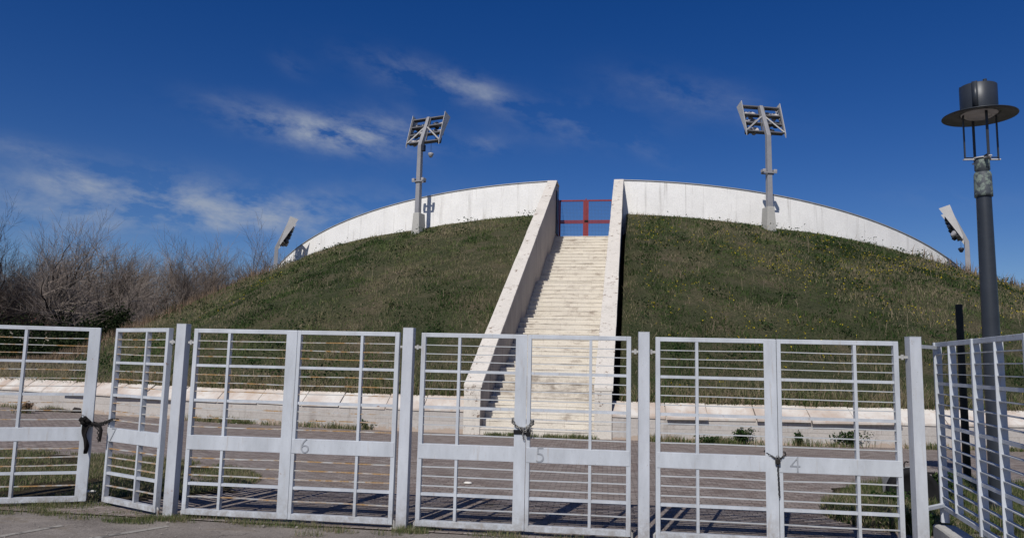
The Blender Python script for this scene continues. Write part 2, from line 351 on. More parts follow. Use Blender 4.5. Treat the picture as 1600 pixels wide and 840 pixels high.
M_glass = mplain('dark_window_glass', (.03,.035,.04), .2, 0, .1)
M_line = wallmat('worn_road_paint', (.33,.31,.28), (.16,.15,.13), .9, blotch=(.14,.13,.12), bl=(.50,.60))
# ------------------------------------------------------------------ value noise for scattering
_tab = NP.random((256, 256))
def vn(x, y, s):
    x = np.asarray(x)*s+100; y = np.asarray(y)*s+100; xi = np.floor(x).astype(int); yi = np.floor(y).astype(int); fx = x-xi; fy = y-yi
    fx = fx*fx*(3-2*fx); fy = fy*fy*(3-2*fy); g = lambda a, b: _tab[a % 256, b % 256]
    return (g(xi,yi)*(1-fx)+g(xi+1,yi)*fx)*(1-fy)+(g(xi,yi+1)*(1-fx)+g(xi+1,yi+1)*fx)*fy
def fbm(x, y, s): return .5*vn(x,y,s)+.27*vn(x,y,s*2.1)+.15*vn(x,y,s*4.3)+.08*vn(x,y,s*9)
def blades(name, P, H, Wd, tone, mat, lean=.35, parent=None, label=None):
    """one mesh of bent grass blades; P (n,3) roots, H heights, Wd widths"""
    n = len(P); a = NP.random(n)*2*np.pi; la = NP.random(n)*2*np.pi; ln = NP.random(n)*lean*H
    side = np.c_[np.cos(a), np.sin(a), np.zeros(n)]*Wd[:, None]/2
    off = np.c_[np.cos(la)*ln, np.sin(la)*ln, np.zeros(n)]
    mid = P + off*.35 + np.c_[np.zeros((n,2)), H*.55]; tip = P + off + np.c_[np.zeros((n,2)), H*(1-.3*(ln/H))]
    V = np.stack([P-side, P+side, mid+side*.8, mid-side*.8, tip], 1).reshape(-1, 3)
    b = np.arange(n)[:, None]*5
    Q = (b+np.array([[0,1,2,3]])); T = (b+np.array([[3,2,4]]))
    loops = np.concatenate([Q, T], 1).ravel()
    me = bpy.data.meshes.new(name); me.vertices.add(len(V)); me.vertices.foreach_set('co', V.ravel())
    me.loops.add(len(loops)); me.loops.foreach_set('vertex_index', loops.astype(np.int32))
    st = (np.arange(n)[:, None]*7+np.array([[0, 4]])).ravel()
    me.polygons.add(2*n); me.polygons.foreach_set('loop_start', st.astype(np.int32))
    me.update(calc_edges=True)
    at = me.attributes.new('tone', 'FLOAT', 'POINT'); at.data.foreach_set('value', np.repeat(np.clip(tone, 0, 1), 5).astype(np.float32))
    return link(name, me, mat, parent)
def leafcloud(name, P, size, tone, mat, parent=None, nrm_up=.3):
    n = len(P); d1 = NP.normal(size=(n,3)); d1 /= np.linalg.norm(d1, axis=1)[:, None]
    d2 = NP.normal(size=(n,3)); d2 -= (d2*d1).sum(1)[:, None]*d1; d2 /= np.linalg.norm(d2, axis=1)[:, None]
    s = size[:, None]
    V = np.stack([P-d1*s*.5, P+d2*s*.28, P+d1*s*.5, P-d2*s*.28], 1).reshape(-1,3)
    me = bpy.data.meshes.new(name); me.from_pydata(V.tolist(), [], (np.arange(n)[:, None]*4+np.array([[0,1,2,3]])).tolist())
    at = me.attributes.new('tone', 'FLOAT', 'POINT'); at.data.foreach_set('value', np.repeat(np.clip(tone,0,1), 4).astype(np.float32))
    return link(name, me, mat, parent)
# ------------------------------------------------------------------ hill frame
HO = Vector((-1.42, 16.3, 0)); ha = rad(2.2); HV = Vector((math.sin(ha), math.cos(ha), 0)); HU = Vector((math.cos(ha), -math.sin(ha), 0))
ROTZ = -ha
def hp(u, v, z=0.0): q = HO + HU*u + HV*v; return Vector((q.x, q.y, z))
RR, CV = 24.0, 39.3
def rim(th):
    a = abs(th)
    if a <= 52: return 9.42-2.4*(a/45)**2
    return 9.42-2.4*(52/45)**2 - (a-52)*.055 if a < 100 else 3.57
def foot(th):
    a = abs(th); d = 1.5 if a < 19 else max(.45, 1.5-(a-19)*.031)
    z = rim(th)-d
    if th < -44: z -= .05*min(20, -th-44)
    if th > 45: z = max(z, 5.6)
    return z
def sst(a, b, x): t = min(1, max(0, (x-a)/(b-a))); return t*t*(3-2*t)
def rbase(th):
    a = min(abs(th), 40); c = math.cos(rad(a*(1-a/110))); return -12.7*c + math.sqrt((12.7*c)**2 + 2542.7)
SW_HALF, SW_T, SLEN, SRISE, WTOP0, WTOPS = 1.24, .36, 15.3, 6.9, 1.09, .543
_TH = np.linspace(-180, 180, 721)
_ZF = np.array([foot(q) for q in _TH]); _RB = np.array([rbase(q) for q in _TH])
_BL = np.array([.04-(.08*sst(18, 34, q) if q > 0 else .01*sst(18, 34, -q)) for q in _TH]); _S0 = np.array([.33*sst(15, 34, -q) if q < 0 else 0.0 for q in _TH])
HB = .60
def hill_z(th, r):
    zf, rb, b, k = (np.interp(th, _TH, q) for q in (_ZF, _RB, _BL, _S0))
    s = (rb-r)/(rb-RR); q = (s-k)/(1-k); w4 = .0144*k; q = (q+np.sqrt(q*q+w4))/(1+np.sqrt(1+w4))
    z = HB+(zf-HB)*(q+4*b*q*(1-q)) + ((vn(np.asarray(th)*.6, r, .7)-.5)*.26+(vn(np.asarray(th)*.6, r, 2.1)-.5)*.14)*np.clip(s*6, 0, 1)*np.clip((1-s)*8, 0, 1)
    return z
def polar(th, r, z): a = rad(th); return hp(r*math.sin(a), CV-r*math.cos(a), z)
def build_hill():
    nr = 26; k = nr+5; vs = []; fs = []; cols = []
    pos_ = [(0, 1.42, -1.1), (0, 1.72, -.8), (0, 1.75, 0)] + [(q, 1.75, 0) for q in np.arange(2.9, 180, 1.4)]
    neg = [(0, 1.42, -1.1), (0, 1.50, 0)] + [(q, 1.50, 0) for q in np.arange(2.2, 180, 1.4)]
    for sgn, lst in ((1, pos_), (-1, neg)):
        base = len(vs)
        for (q, umin, dz) in lst:
            for i in range(nr+1):
                e = min(q, 100)/100
                rb = rbase(q); r = rb-.285 - (rb-.285-RR)*i/nr
                th = sgn*max(q, math.degrees(math.asin(umin/r))); z = float(hill_z(th, r))
                vs.append(polar(th, r, z+dz))
            th_ = sgn*max(q, 3.4)
            for (r, z) in ((RR-.6, foot(th_)-.1), (RR-.8, rim(th_)-2.0), (12, 1.2), (8, 1.0)):
                th = sgn*max(q, math.degrees(math.asin(min(1, umin/r)))); vs.append(polar(th, r, z+dz))
        for a in range(len(lst)-1):
            for i in range(k-1):
                f = (base+a*k+i, base+a*k+i+1, base+(a+1)*k+i+1, base+(a+1)*k+i)
                fs.append(f if sgn > 0 else f[::-1])
    me = bpy.data.meshes.new('hill'); me.from_pydata([tuple(p) for p in vs], [], fs); me.update()
    return tag(link('hill', me, M_hill, None, True), 'grassy round embankment around the arena', None, None, 'structure')
# ------------------------------------------------------------------ setting
def setting():
    g = MB(); g.add([(-1500,-400,-.006),(1500,-400,-.006),(1500,2500,-.006),(-1500,2500,-.006)], [(0,1,2,3)])
    tag(g.build('ground', M_field), 'flat rough ground out to the horizon', None, None, 'structure')
    # paving (fine grid with slight unevenness)
    mb = MB(); nx, ny = 90, 50; X0, X1, Y0, Y1 = -34, 30, 7.06, 21.5
    for j in range(ny+1):
        for i in range(nx+1):
            x = X0+(X1-X0)*i/nx; y = Y0+(Y1-Y0)*j/ny; mb.v.append((x, y, .004+float(vn(x, y, .8))*.012))
    for j in range(ny):
        for i in range(nx): a = j*(nx+1)+i; mb.f.append((a, a+1, a+nx+2, a+nx+1))
    tag(mb.build('paving', M_pave, None, True), 'worn brown-grey sett paving between the gates and the hill', None, None, 'structure')
    mb = MB(); mb.add([(-34,-12,.002),(30,-12,.002),(30,7.06,.002),(-34,7.06,.002)], [(0,1,2,3)])
    tag(mb.build('road', M_asph), 'cracked grey asphalt in front of the gates', None, None, 'structure')
    # verges of soil
    def patch(name, cx, cy, rx, ry, label, z):
        mb = MB(); n = 360; mb.v.append((cx, cy, z))
        for k in range(n):
            a = 2*math.pi*k/n; q = .95+.12*math.sin(3*a+cx)+.45*(float(fbm(np.array(9*math.cos(a)+cx), np.array(9*math.sin(a)), .9))-.5); mb.v.append((cx+rx*q*math.cos(a), cy+ry*q*math.sin(a), z))
        for k in range(n): mb.f.append((0, 1+k, 1+(k+1) % n))
        tag(mb.build(name, M_soil), label, None, None, 'structure')
    patch('verge', -8.6, 8.9, 4.2, 1.75, 'soil verge behind the left gates', .021)
    patch('verge', 5.5, 9.3, 2.6, 2.3, 'soil verge around the street lamp', .021)
    # faded paint lines on the road
    for (a, b, w, nm) in (((0, 838), (97, 821), .045, 'faded painted line on the road at the far left'), ((150, 840), (262, 822), .045, 'faded painted line on the road in front of gate 6')):
        p, q = gnd(*a), gnd(*b); d = (q-p).normalized(); s = Vector((-d.y, d.x, 0))*w; mb = MB()
        mb.add([(*(p-s-d*1.2).xy, .006), (*(p+s-d*1.2).xy, .006), (*(q+s*.8).xy, .006), (*(q-s*.8).xy, .006)], [(0,3,2,1)])
        tag(mb.build('road_marking', M_line), nm, None, None, 'structure')
setting()
build_hill()
# ------------------------------------------------------------------ staircase
def stairs():
    t = thing('staircase', 'long flight of pale stone steps climbing the hill between two parapets', 'staircase', hp(0,0,0), ROTZ)
    mb = MB(); nst = 43; rise = SRISE/nst; tread = .30; land = (SLEN-nst*tread)/4
    v = 0.0; z = 0.0; prof = [(0.0, -.2)]
    for i in range(nst):
        prof.append((v, z+rise, 'n')); z += rise
        v += tread
        if i in (8, 17, 26, 35): v += land
        prof.append((v, z, 't'))
    # each step a slab with a slightly worn nosing
    prev_v, k = 0, 0
    v = 0.0; z = 0.0
    x0, x1 = -SW_HALF+.002, SW_HALF-.002
    nx = 10; r2 = random.Random(3)
    for i in range(nst):
        d = tread + (land if i in (8,17,26,35) else 0)
        zt = z+rise; bk = v+d+.05
        rows = []
        jit = [(r2.uniform(-.006,.006), r2.uniform(-.005,.003)) for _ in range(nx+1)]
        o = len(mb.v)
        for j in range(nx+1):
            x = x0+(x1-x0)*j/nx; a, b = jit[j]
            mb.v += [(x, v+.004, z-.25 if i else -.2), (x, v+.004, zt-.04), (x, v-.007+a, zt-.036), (x, v-.007+a, zt-.010+b), (x, v+.004+a, zt+b), (x, bk, zt), (x, bk, z-.25 if i else -.2)]
        for j in range(nx):
            for q in range(6): mb.f.append((o+j*7+q, o+(j+1)*7+q, o+(j+1)*7+q+1, o+j*7+q+1))
        v += d; z = zt
    mb.box(x0, x1, SLEN+.045, SLEN+2.4, SRISE-.6, SRISE-.002)
    mb.build('steps', M_step, t)
stairs()
def parapet(side):
    lab = ('tall white parapet wall on the left of the stairs, its shaded inner face in view' if side < 0 else 'narrow white parapet wall on the right of the stairs, dark shadow beside it')
    t = thing('parapet_wall', lab, 'wall', hp(0,0,0), ROTZ, 'parapet walls of the staircase')
    u0_, u1_ = (-SW_HALF-SW_T, -SW_HALF) if side < 0 else (SW_HALF, SW_HALF+SW_T)
    mb = MB(); vend = SLEN+1.0; ct = .07
    top = lambda v: WTOP0+WTOPS*v
    # body split in panels
    vs_ = [0.0]+[1.2+i*1.05 for i in range(14)]+[vend]
    o = 0
    for a, b in zip(vs_[:-1], vs_[1:]):
        if b-a < .05: continue
        dz = -.8 if a > 0 else -.1
        za, zb = top(min(a, SLEN)), top(min(b, SLEN))
        bot_a = max(-.1, a*SRISE/SLEN-1.0); bot_b = max(-.1, b*SRISE/SLEN-1.0)
        ins = .0015*(rnd.random()*2)
        vv = [(u0_+ins, a, bot_a), (u1_-ins, a, bot_a), (u1_-ins, b, bot_b), (u0_+ins, b, bot_b), (u0_+ins, a, za-ct), (u1_-ins, a, za-ct), (u1_-ins, b, zb-ct), (u0_+ins, b, zb-ct)]
        mb.add(vv, [(0,3,2,1),(4,5,6,7),(0,1,5,4),(1,2,6,5),(2,3,7,6),(3,0,4,7)])
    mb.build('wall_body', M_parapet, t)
    mb = MB(); v = -.02; ov = .022
    L = .0
    while v < SLEN:
        b = min(v+rnd.uniform(.62,.8), SLEN+.0)
        if SLEN-b < .2: b = SLEN
        g = .004; j = rnd.uniform(-.006,.006); q = rnd.uniform(-.004,.006)
        za, zb = top(v+g), top(b-g)
        vv = [(u0_-ov+q, v+g, za-ct+j), (u1_+ov+q, v+g, za-ct+j), (u1_+ov+q, b-g, zb-ct+j), (u0_-ov+q, b-g, zb-ct+j), (u0_-ov+q, v+g, za+j), (u1_+ov+q, v+g, za+j), (u1_+ov+q, b-g, zb+j), (u0_-ov+q, b-g, zb+j)]
        mb.add(vv, [(0,3,2,1),(4,5,6,7),(0,1,5,4),(1,2,6,5),(2,3,7,6),(3,0,4,7)])
        v = b
    mb.box(u0_-ov, u1_+ov, SLEN+.002, vend, top(SLEN)-ct, top(SLEN))
    mb.build('coping', M_cope, t, bevel=.006)
    mb = MB()   # light front pier facing of stacked blocks
    z = -.05
    for zt in (.30, .58, .84, WTOP0-ct-.012):
        mb.box(u0_-.004, u1_+.004, -.03, -.002, z+.004, zt); z = zt
    mb.build('end_facing', M_cap if False else M_cope, t, bevel=.004)
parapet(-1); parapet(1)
# ring wall (two halves)
def ringwall(side):
    lab = ('curved white arena wall on the hilltop left of the stairs' if side < 0 else 'curved white arena wall on the hilltop right of the stairs')
    t = thing('arena_wall', lab, 'wall', (0,0,0), 0, 'white walls around the hilltop')
    ths = [side*a for a in np.linspace(math.degrees(math.asin((SW_HALF+SW_T)/RR))-.0, 110, 75)]
    if side < 0: ths = ths[::-1]
    mb = MB(); T = .32; n = len(ths)
    for th in ths:
        zb = foot(th)-.9; zt = rim(th)-.03; 
        zb = min(zb, zt-1)
        for (r, z) in ((RR, zb), (RR, zt), (RR-T, zt), (RR-T, zb-.6)): mb.v.append(tuple(polar(th, r, z)))
    for i in range(n-1):
        for q in range(4): mb.f.append((i*4+q, (i+1)*4+q, (i+1)*4+(q+1) % 4, i*4+(q+1) % 4))
    mb.f.append((0,1,2,3)); mb.f.append(((n-1)*4+3, (n-1)*4+2, (n-1)*4+1, (n-1)*4))
    mb.build('wall_body', M_ring, t)
    mb = MB()
    for th in ths:
        z = rim(th)-.028
        for (r, dz) in ((RR+.035, -.012), (RR+.035, .022), (RR-T-.03, .03), (RR-T-.03, -.0)): mb.v.append(tuple(polar(th, r, z+dz)))
    for i in range(n-1):
        for q in range(4): mb.f.append((i*4+q, (i+1)*4+q, (i+1)*4+(q+1) % 4, i*4+(q+1) % 4))
    mb.f.append((0,1,2,3)); mb.f.append(((n-1)*4+3, (n-1)*4+2, (n-1)*4+1, (n-1)*4))
    mb.build('metal_coping', M_flash, t)
ringwall(-1); ringwall(1)
# low retaining wall
def lowwall(side):
    lab = ('low pale retaining wall with sloping stone coping left of the stairs' if side < 0 else 'low pale retaining wall with pinkish sloping coping right of the stairs')
    t = thing('retaining_wall', lab, 'wall', (0,0,0), 0, 'low walls at the foot of the hill')
    th0 = math.degrees(math.asin((SW_HALF+SW_T+.001)/CV)); r2 = random.Random(5+side)
    ths = [side*a for a in np.linspace(th0, 75, 120)]
    if side < 0: ths = ths[::-1]
    mb = MB(); n = len(ths)
    for th in ths:
        rb = rbase(th)
        for (r, z) in ((rb, -.1), (rb, .462), (rb-.29, .715), (rb-.3, -.1)): mb.v.append(tuple(polar(th, r, z)))
    for i in range(n-1):
        for q in range(3): mb.f.append((i*4+q, (i+1)*4+q, (i+1)*4+q+1, i*4+q+1))
    mb.f.append((0,1,2,3)); mb.f.append(((n-1)*4+3, (n-1)*4+2, (n-1)*4+1, (n-1)*4))
    mb.build('wall_body', M_low, t)
    mb = MB(); a = th0
    while a < 74:
        b = a + r2.uniform(1.25, 1.75); g = .012
        ov = r2.choice((.02, .03, .035, .08, .11)); dz = r2.uniform(-.008, .010); tilt = r2.uniform(-.012,.012)
        o = len(mb.v)
        sub = [a+g+(b-a-2*g)*k/2 for k in range(3)]
        for k, q in enumerate(sub):
            th = side*q; rb = rbase(th); e = dz+tilt*(k-1)
            for (r, z) in ((rb+ov, .470+e), (rb+ov, .525+e), (rb-.30, .80+e), (rb-.30, .74+e)): mb.v.append(tuple(polar(th, r, z)))
        for k in range(2):
            for q in range(4): mb.f.append((o+k*4+q, o+(k+1)*4+q, o+(k+1)*4+(q+1) % 4, o+k*4+(q+1) % 4))
        mb.f.append((o,o+1,o+2,o+3)); mb.f.append((o+11,o+10,o+9,o+8))
        a = b
    mb.build('stone_coping', M_cap, t, bevel=.006)
lowwall(-1); lowwall(1)
# ------------------------------------------------------------------ gates
def digit(ch, x, z, y, parent, size=.15, shear=0.0):
    cu = bpy.data.curves.new('digit_curve', 'FONT'); cu.body = ch; cu.size = size*1.38; cu.extrude = .003; cu.align_x = 'CENTER'; cu.align_y = 'CENTER'; cu.shear = shear; cu.offset = -.0035
    tmp = bpy.data.objects.new('digit_tmp', cu); COL.objects.link(tmp); bpy.context.view_layer.update()
    me = bpy.data.meshes.new_from_object(tmp.evaluated_get(bpy.context.evaluated_depsgraph_get()))
    bpy.data.objects.remove(tmp); me.name = 'number'
    o = link('number', me, M_digit, parent); o.rotation_euler = (math.pi/2, 0, 0); o.location = (x, y, z)
    o['label'] = 'welded number %s on the middle band' % ch
    return o
RODS = (1.737,1.658,1.579,1.402,1.316,1.232,1.063,.978,.890,.590,.503,.418,.212)
def leaf(hx, hy, ang, w, s, wide, label, rod=M_rod, num=None, zoff=0.0, numx=None, shear=0.0):
    """gate leaf hinged at (hx,hy); s=+1 opens to +x, -1 to -x; ang turns it about the hinge"""
    t = thing('gate_leaf', label, 'gate leaf', (hx, hy, zoff), ang, 'leaves of the white metal gates')
    hs = .042; ms = .090 if wide else .036; D = .028
    mb = MB()
    mb.box(0, s*hs, -D, D, .046, 1.855); mb.box(s*(w-ms), s*w, -D, D, .046, 1.855)
    mb.box(s*hs, s*(w-ms), -D, D, 1.815, 1.855); mb.box(s*hs, s*(w-ms), -D, D, .046, .100)
    if wide: mb.box(s*(w-.105), s*(w+.006), -D-.006, -D-.001, .05, 1.85)
    mb.build('frame', M_paint, t, bevel=.003)
    mb = MB(); mb.box(s*(hs*.25), s*(w-(ms*.9 if wide else .004)), -D-.004, D+.003, .668, .806)
    bd = mb.build('middle_band', M_paint, t, bevel=.003)
    for z in (1.490, 1.148, .340):
        mb = MB(); mb.box(s*hs, s*(w-ms), -.019, .019, z-.013, z+.013); mb.build('crossbar', M_paint, t)
    xb = .375
    for (a, b) in ((.100, .668), (.806, 1.815)):
        mb = MB(); mb.box(s*(xb-.013), s*(xb+.013), -.026, .026, a, b); mb.build('upright', M_paint, t)
    for z in RODS:
        mb = MB(); j = rnd.uniform(-.004,.004); sag = rnd.uniform(-.004,.004)
        xs = [s*hs*.9, s*w*.5, s*(w-ms*.9)]; zs = [z+j, z+j+sag, z-j*.5]
        for x, zz in zip(xs, zs): mb.v += [(x,-.015,zz-.004),(x,.015,zz-.004),(x,.015,zz+.004),(x,-.015,zz+.004)]
        for q in range(2):
            for e in range(4): mb.f.append((q*4+e, q*4+(e+1) % 4, q*4+4+(e+1) % 4, q*4+4+e))
        mb.f += [(3,2,1,0), (8,9,10,11)]
        mb.build('rod', rod, t)
    for z in (1.715, .03):
        mb = MB()
        if z > 1: mb.box(-s*.085, s*.004, -.008, .008, z-.010, z+.012); mb.tube([(-s*.04,0,z-.022),(-s*.04,0,z+.024)], .013, 10)
        else: mb.tube([(-s*.012,0,-.0),(-s*.012,0,.075)], .012, 10); mb.box(-s*.05, s*.02, -.02, .02, .002, .018); mb.tube([(-s*.012,0,.07),(s*.015,0,.10)], .010, 8)
        mb.build('hinge', M_hinge, t)
    if num:
        xx = numx if numx is not None else w-.14
        digit(num, s*xx, .737, -D-.0065, t, shear=shear)
    return t
def post(x, y, label, rz=0.0, h=1.9, w=.102):
    t = thing('gate_post', label, 'post', (x, y, 0), rz, 'white gate posts')
    mb = MB(); mb.box(-w/2, w/2, -.05, .05, -.02, h-.006); mb.build('shaft', M_post, t, bevel=.004)
    mb = MB(); mb.box(-w/2-.001, w/2+.001, -.051, .051, h-.0055, h); mb.build('cap', M_post, t, bevel=.002)
    mb = MB(); mb.box(-w/2-.004, w/2+.004, -.054, .054, .004, .035); mb.build('foot', M_hinge, t)
    return t
GY = 7.141
post(-6.52, GY+.02, 'white gate post at the far left beyond the ajar gate')
post(-4.221, GY, 'white square gate post between gates 7 and 6, dark side face')
post(-1.880, GY, 'white square gate post between gates 6 and 5')
post(0.373, GY, 'white square gate post between gates 5 and 4')
post(2.758, GY, 'white square gate post right of gate 4, bolt hole in its face', rz=rad(5))
leaf(-4.091, GY, 0, 1.082, 1, True, 'left leaf of gate 6, rods streaked with rust', M_rod_rust)
leaf(-1.970, GY, 0, 1.035, -1, False, 'right leaf of gate 6 with the welded number 6', M_rod_rust, '6')
leaf(-1.750, GY, 0, 1.026, 1, True, 'left leaf of gate 5 in front of the left parapet', M_rod)
leaf(0.255, GY, 0, .970, -1, False, 'right leaf of gate 5 with the welded number 5', M_rod, '5', numx=.835)
leaf(0.480, GY, 0, 1.075, 1, True, 'left leaf of gate 4 with a chain hanging on its edge', M_rod)
leaf(2.622, GY, 0, 1.055, -1, False, 'right leaf of gate 4 with the welded number 4', M_rod, '4')
# gate 7: two leaves ajar, chained together
a7 = math.atan2(7.53-GY, -5.20+4.36)      # direction hinge -> free edge for the right leaf
leaf(-4.355, GY, math.atan2(-(7.53-GY), .845), .932, -1, False, 'right leaf of gate 7 pushed inwards, number 7 on its band', M_rod_rust, '7', numx=.835, shear=.25)
leaf(-6.370, GY-.06, math.atan2(.42, 1.01), 1.075, 1, True, 'left leaf of gate 7 ajar, black rag tied to its edge', M_rod_rust)
# ------------------------------------------------------------------ chains
def chain_mesh(path, link_len=.028, r=.0032, wd=.009):
    mb = MB(); P = [Vector(p) for p in path]
    seg = []
    for a, b in zip(P[:-1], P[1:]):
        L = (b-a).length; n = max(1, int(L/(link_len*.78)))
        for i in range(n): seg.append((a+(b-a)*((i+.5)/n), (b-a).normalized()))
    for k, (c, d) in enumerate(seg):
        n1 = d.orthogonal().normalized(); n2 = d.cross(n1)
        if k % 2: n1 = n2
        pts = []
        for q in range(11):
            a = 2*math.pi*q/10; pts.append(c + d*(link_len*.5*math.cos(a)) + n1*(wd*math.sin(a)))
        mb.tube(pts, r, 5, cap=False)
    return mb
def padlock(parent, loc, mat):
    mb = MB(); x, y, z = loc; mb.box(x-.022, x+.022, y-.011, y+.011, z-.045, z-.005); b = mb.build('padlock_body', mat, parent, bevel=.004)
    mb = MB(); mb.tube([(x-.014,y,z-.008),(x-.014,y,z+.015),(x-.008,y,z+.026),(x+.008,y,z+.026),(x+.014,y,z+.015),(x+.014,y,z-.008)], .0035, 8, False); mb.build('shackle', M_chain, b)
yf = GY-.032
t = thing('chain', 'steel chain wound three times around the meeting bars of gate 5', 'chain', (0,0,0))
mx = -.722
loops = [(1.035, 1.0, -.02), (1.005, .985, 0), (1.02, .965, .01)]
full = MB()
for (za, zb, k) in loops:
    p = [(mx-.13, GY+.03, za+.03), (mx-.125, yf-.004, za+.025), (mx-.08, yf-.012, (za+zb)/2-.005+k), (mx-.01, yf-.014, zb-.02), (mx+.035, yf-.012, (za+zb)/2-.01), (mx+.062, yf-.004, za+.01), (mx+.07, GY+.035, za+.015), (mx-.03, GY+.04, za+.02), (mx-.13, GY+.03, za+.03)]
    q = chain_mesh(p); full.add(q.v, q.f)
q = chain_mesh([(mx-.015, yf-.014, .985), (mx-.02, yf-.018, .93), (mx-.012, yf-.02, .875)]); full.add(q.v, q.f)
q = chain_mesh([(mx+.05, yf-.01, .99), (mx+.07, yf-.016, .94), (mx+.066, yf-.02, .905)]); full.add(q.v, q.f)
full.build('links', M_chain, t, True)
mb = MB(); mb.box(mx-.112, mx+.052, yf-.010, yf-.004, .925, .965); mb.build('black_tape', M_black, t)
padlock(t, (mx+.028, yf-.024, .955), M_black)
t = thing('chain', 'thin dark chain around gate 4 with its end hanging straight down', 'chain', (0,0,0))
mx = 1.560
full = MB()
q = chain_mesh([(mx-.105, GY+.03, .845), (mx-.1, yf-.004, .835), (mx-.03, yf-.012, .795), (mx+.02, yf-.012, .795), (mx+.065, yf-.006, .825), (mx+.075, GY+.03, .84), (mx-.105, GY+.035, .845)], .022, .0024, .0075); full.add(q.v, q.f)
q = chain_mesh([(mx-.06, yf-.008, .815), (mx-.01, yf-.016, .775), (mx+.045, yf-.010, .81)], .022, .0024, .0075); full.add(q.v, q.f)
q = chain_mesh([(mx-.01, yf-.016, .80), (mx-.003, yf-.018, .62), (mx+.002, yf-.018, .455)], .024, .0030, .0085); full.add(q.v, q.f)
full.build('links', M_chaindark, t, True)
padlock(t, (mx-.008, yf-.024, .79), M_chaindark)
# gate 7 chain and rag
A = Vector((-5.385, 7.455, .865)); B = Vector((-5.185, 7.515, .86))
t = thing('chain', 'rusty dark chain joining the two ajar leaves of gate 7', 'chain', (0,0,0))
full = MB()
for k in range(3):
    dz = .012*k
    q = chain_mesh([A+Vector((-.07,-.045,-.0+dz)), A+Vector((.03,-.05,-.03+dz)), A+Vector((.11,-.02,-.045+dz)), B+Vector((-.05,-.04,-.02+dz)), B+Vector((.03,-.03,.035)), B+Vector((.05,.04,.03)), B+Vector((-.03,.04,.0)), A+Vector((.05,.05,-.02)), A+Vector((-.08,.04,.01)), A+Vector((-.07,-.045,dz))], .03, .0042, .012); full.add(q.v, q.f)
q = chain_mesh([A+Vector((.10,-.03,-.04)), A+Vector((.135,-.035,-.09)), A+Vector((.14,-.035,-.20))], .03, .0045, .012); full.add(q.v, q.f)
full.build('links', M_chaindark, t, True)
padlock(t, A+Vector((-.045,-.06,.045)), M_chaindark)
def rag():
    mb = MB(); rows = 16; o = 0
    for i in range(rows+1):
        s = i/rows; z = .90-.35*s; w = .036*(1-s)**.7*(1+.25*math.sin(s*9))+.006; cx = A.x-.035+.055*s+.008*math.sin(s*11); cy = A.y-.045
        for j in range(7):
            q = j/6*2-1; mb.v.append((cx+w*q, cy-.012*math.cos(q*4+s*6)-.02*(1-abs(q)), z+.01*math.sin(q*5)))
        for j in range(6, -1, -1):
            q = j/6*2-1; mb.v.append((cx+w*q, cy-.012*math.cos(q*4+s*6)-.02*(1-abs(q))+.012, z+.01*math.sin(q*5)))
    n = 14
    for i in range(rows):
        for j in range(n): mb.f.append((i*n+j, i*n+(j+1) % n, (i+1)*n+(j+1) % n, (i+1)*n+j))
    mb.f.append(tuple(range(n))[::-1]); mb.f.append(tuple(rows*n+j for j in range(n)))
    # knot
    for (dx, dz, r) in ((-.05,.02,.028), (-.01,.03,.03), (.025,.01,.024), (-.03,-.01,.026)):
        mb.tube([A+Vector((dx-.03,-.055,dz)), A+Vector((dx,-.075,dz+.01)), A+Vector((dx+.03,-.055,dz-.01))], [r*.4, r, r*.5], 7)
    mb.tube([A+Vector((.03,-.05,.0)), A+Vector((.10,-.05,-.02)), A+Vector((.15,-.045,-.03)), A+Vector((.165,-.04,-.08)), A+Vector((.16,-.04,-.17)), A+Vector((.165,-.04,-.20))], [.014,.012,.014,.018,.014,.004], 7)
    return tag(mb.build('rag', M_cloth, None, True), 'torn black rag knotted on the chain of gate 7', 'rag')
rag()
# ------------------------------------------------------------------ corner fence panel on the right
def corner_fence():
    p0 = Vector((3.085, 7.45, 0)); d = Vector((-.145, -1, 0)).normalized(); ang = math.atan2(d.y, d.x)
    t = thing('fence_panel', 'white barred fence panels running towards the viewer at the right edge', 'fence', p0, ang)
    L = 3.3; zb, zt = .36, 1.86; P = 1.07
    # rails along local x
    for z in (zt-.02, zb+.02):
        mb = MB(); mb.box(0, L, -.02, .02, z-.02, z+.02); mb.build('rail', M_paint, t, bevel=.003)
    for i, z in enumerate((1.485, 1.11, .735)):
        mb = MB(); mb.box(.01, L, -.012, .012, z-.014, z+.014); mb.build('crossbar', M_paint, t)
    x = 0; k = 0
    for x in (0.0, P, 2*P, 3*P):
        mb = MB(); mb.box(x-.004, x+.030, -.034, .034, zb-.12 if x == 0 else zb-.02, zt+.001); mb.build('upright_post', M_paint, t, bevel=.003)
    for x in (.46, P+.52, 2*P+.5):
        mb = MB(); mb.box(x-.006, x+.006, -.032, .032, zb+.04, zt-.04); mb.build('upright', M_paint, t)
    for a, b in ((1.485, 1.84), (1.11, 1.485), (.735, 1.11), (.38, .735)):
        for q in (.25, .5, .75):
            z = a+(b-a)*q; mb = MB(); mb.box(.02, L, -.018, .018, z-.004, z+.004); mb.build('rod', M_rod, t)
    # brackets to the gate post (local frame)
    inv = Matrix.Rotation(-ang, 4, 'Z')
    for z in (1.815, .40):
        a = inv @ (Vector((2.81, 7.16, z))-p0); b = inv @ (Vector((3.10, 7.44, z))-p0); a.z = b.z = z
        mb = MB(); mb.tube([a, b], .021, 4); mb.build('bracket', M_paint, t)
    return t
corner_fence()
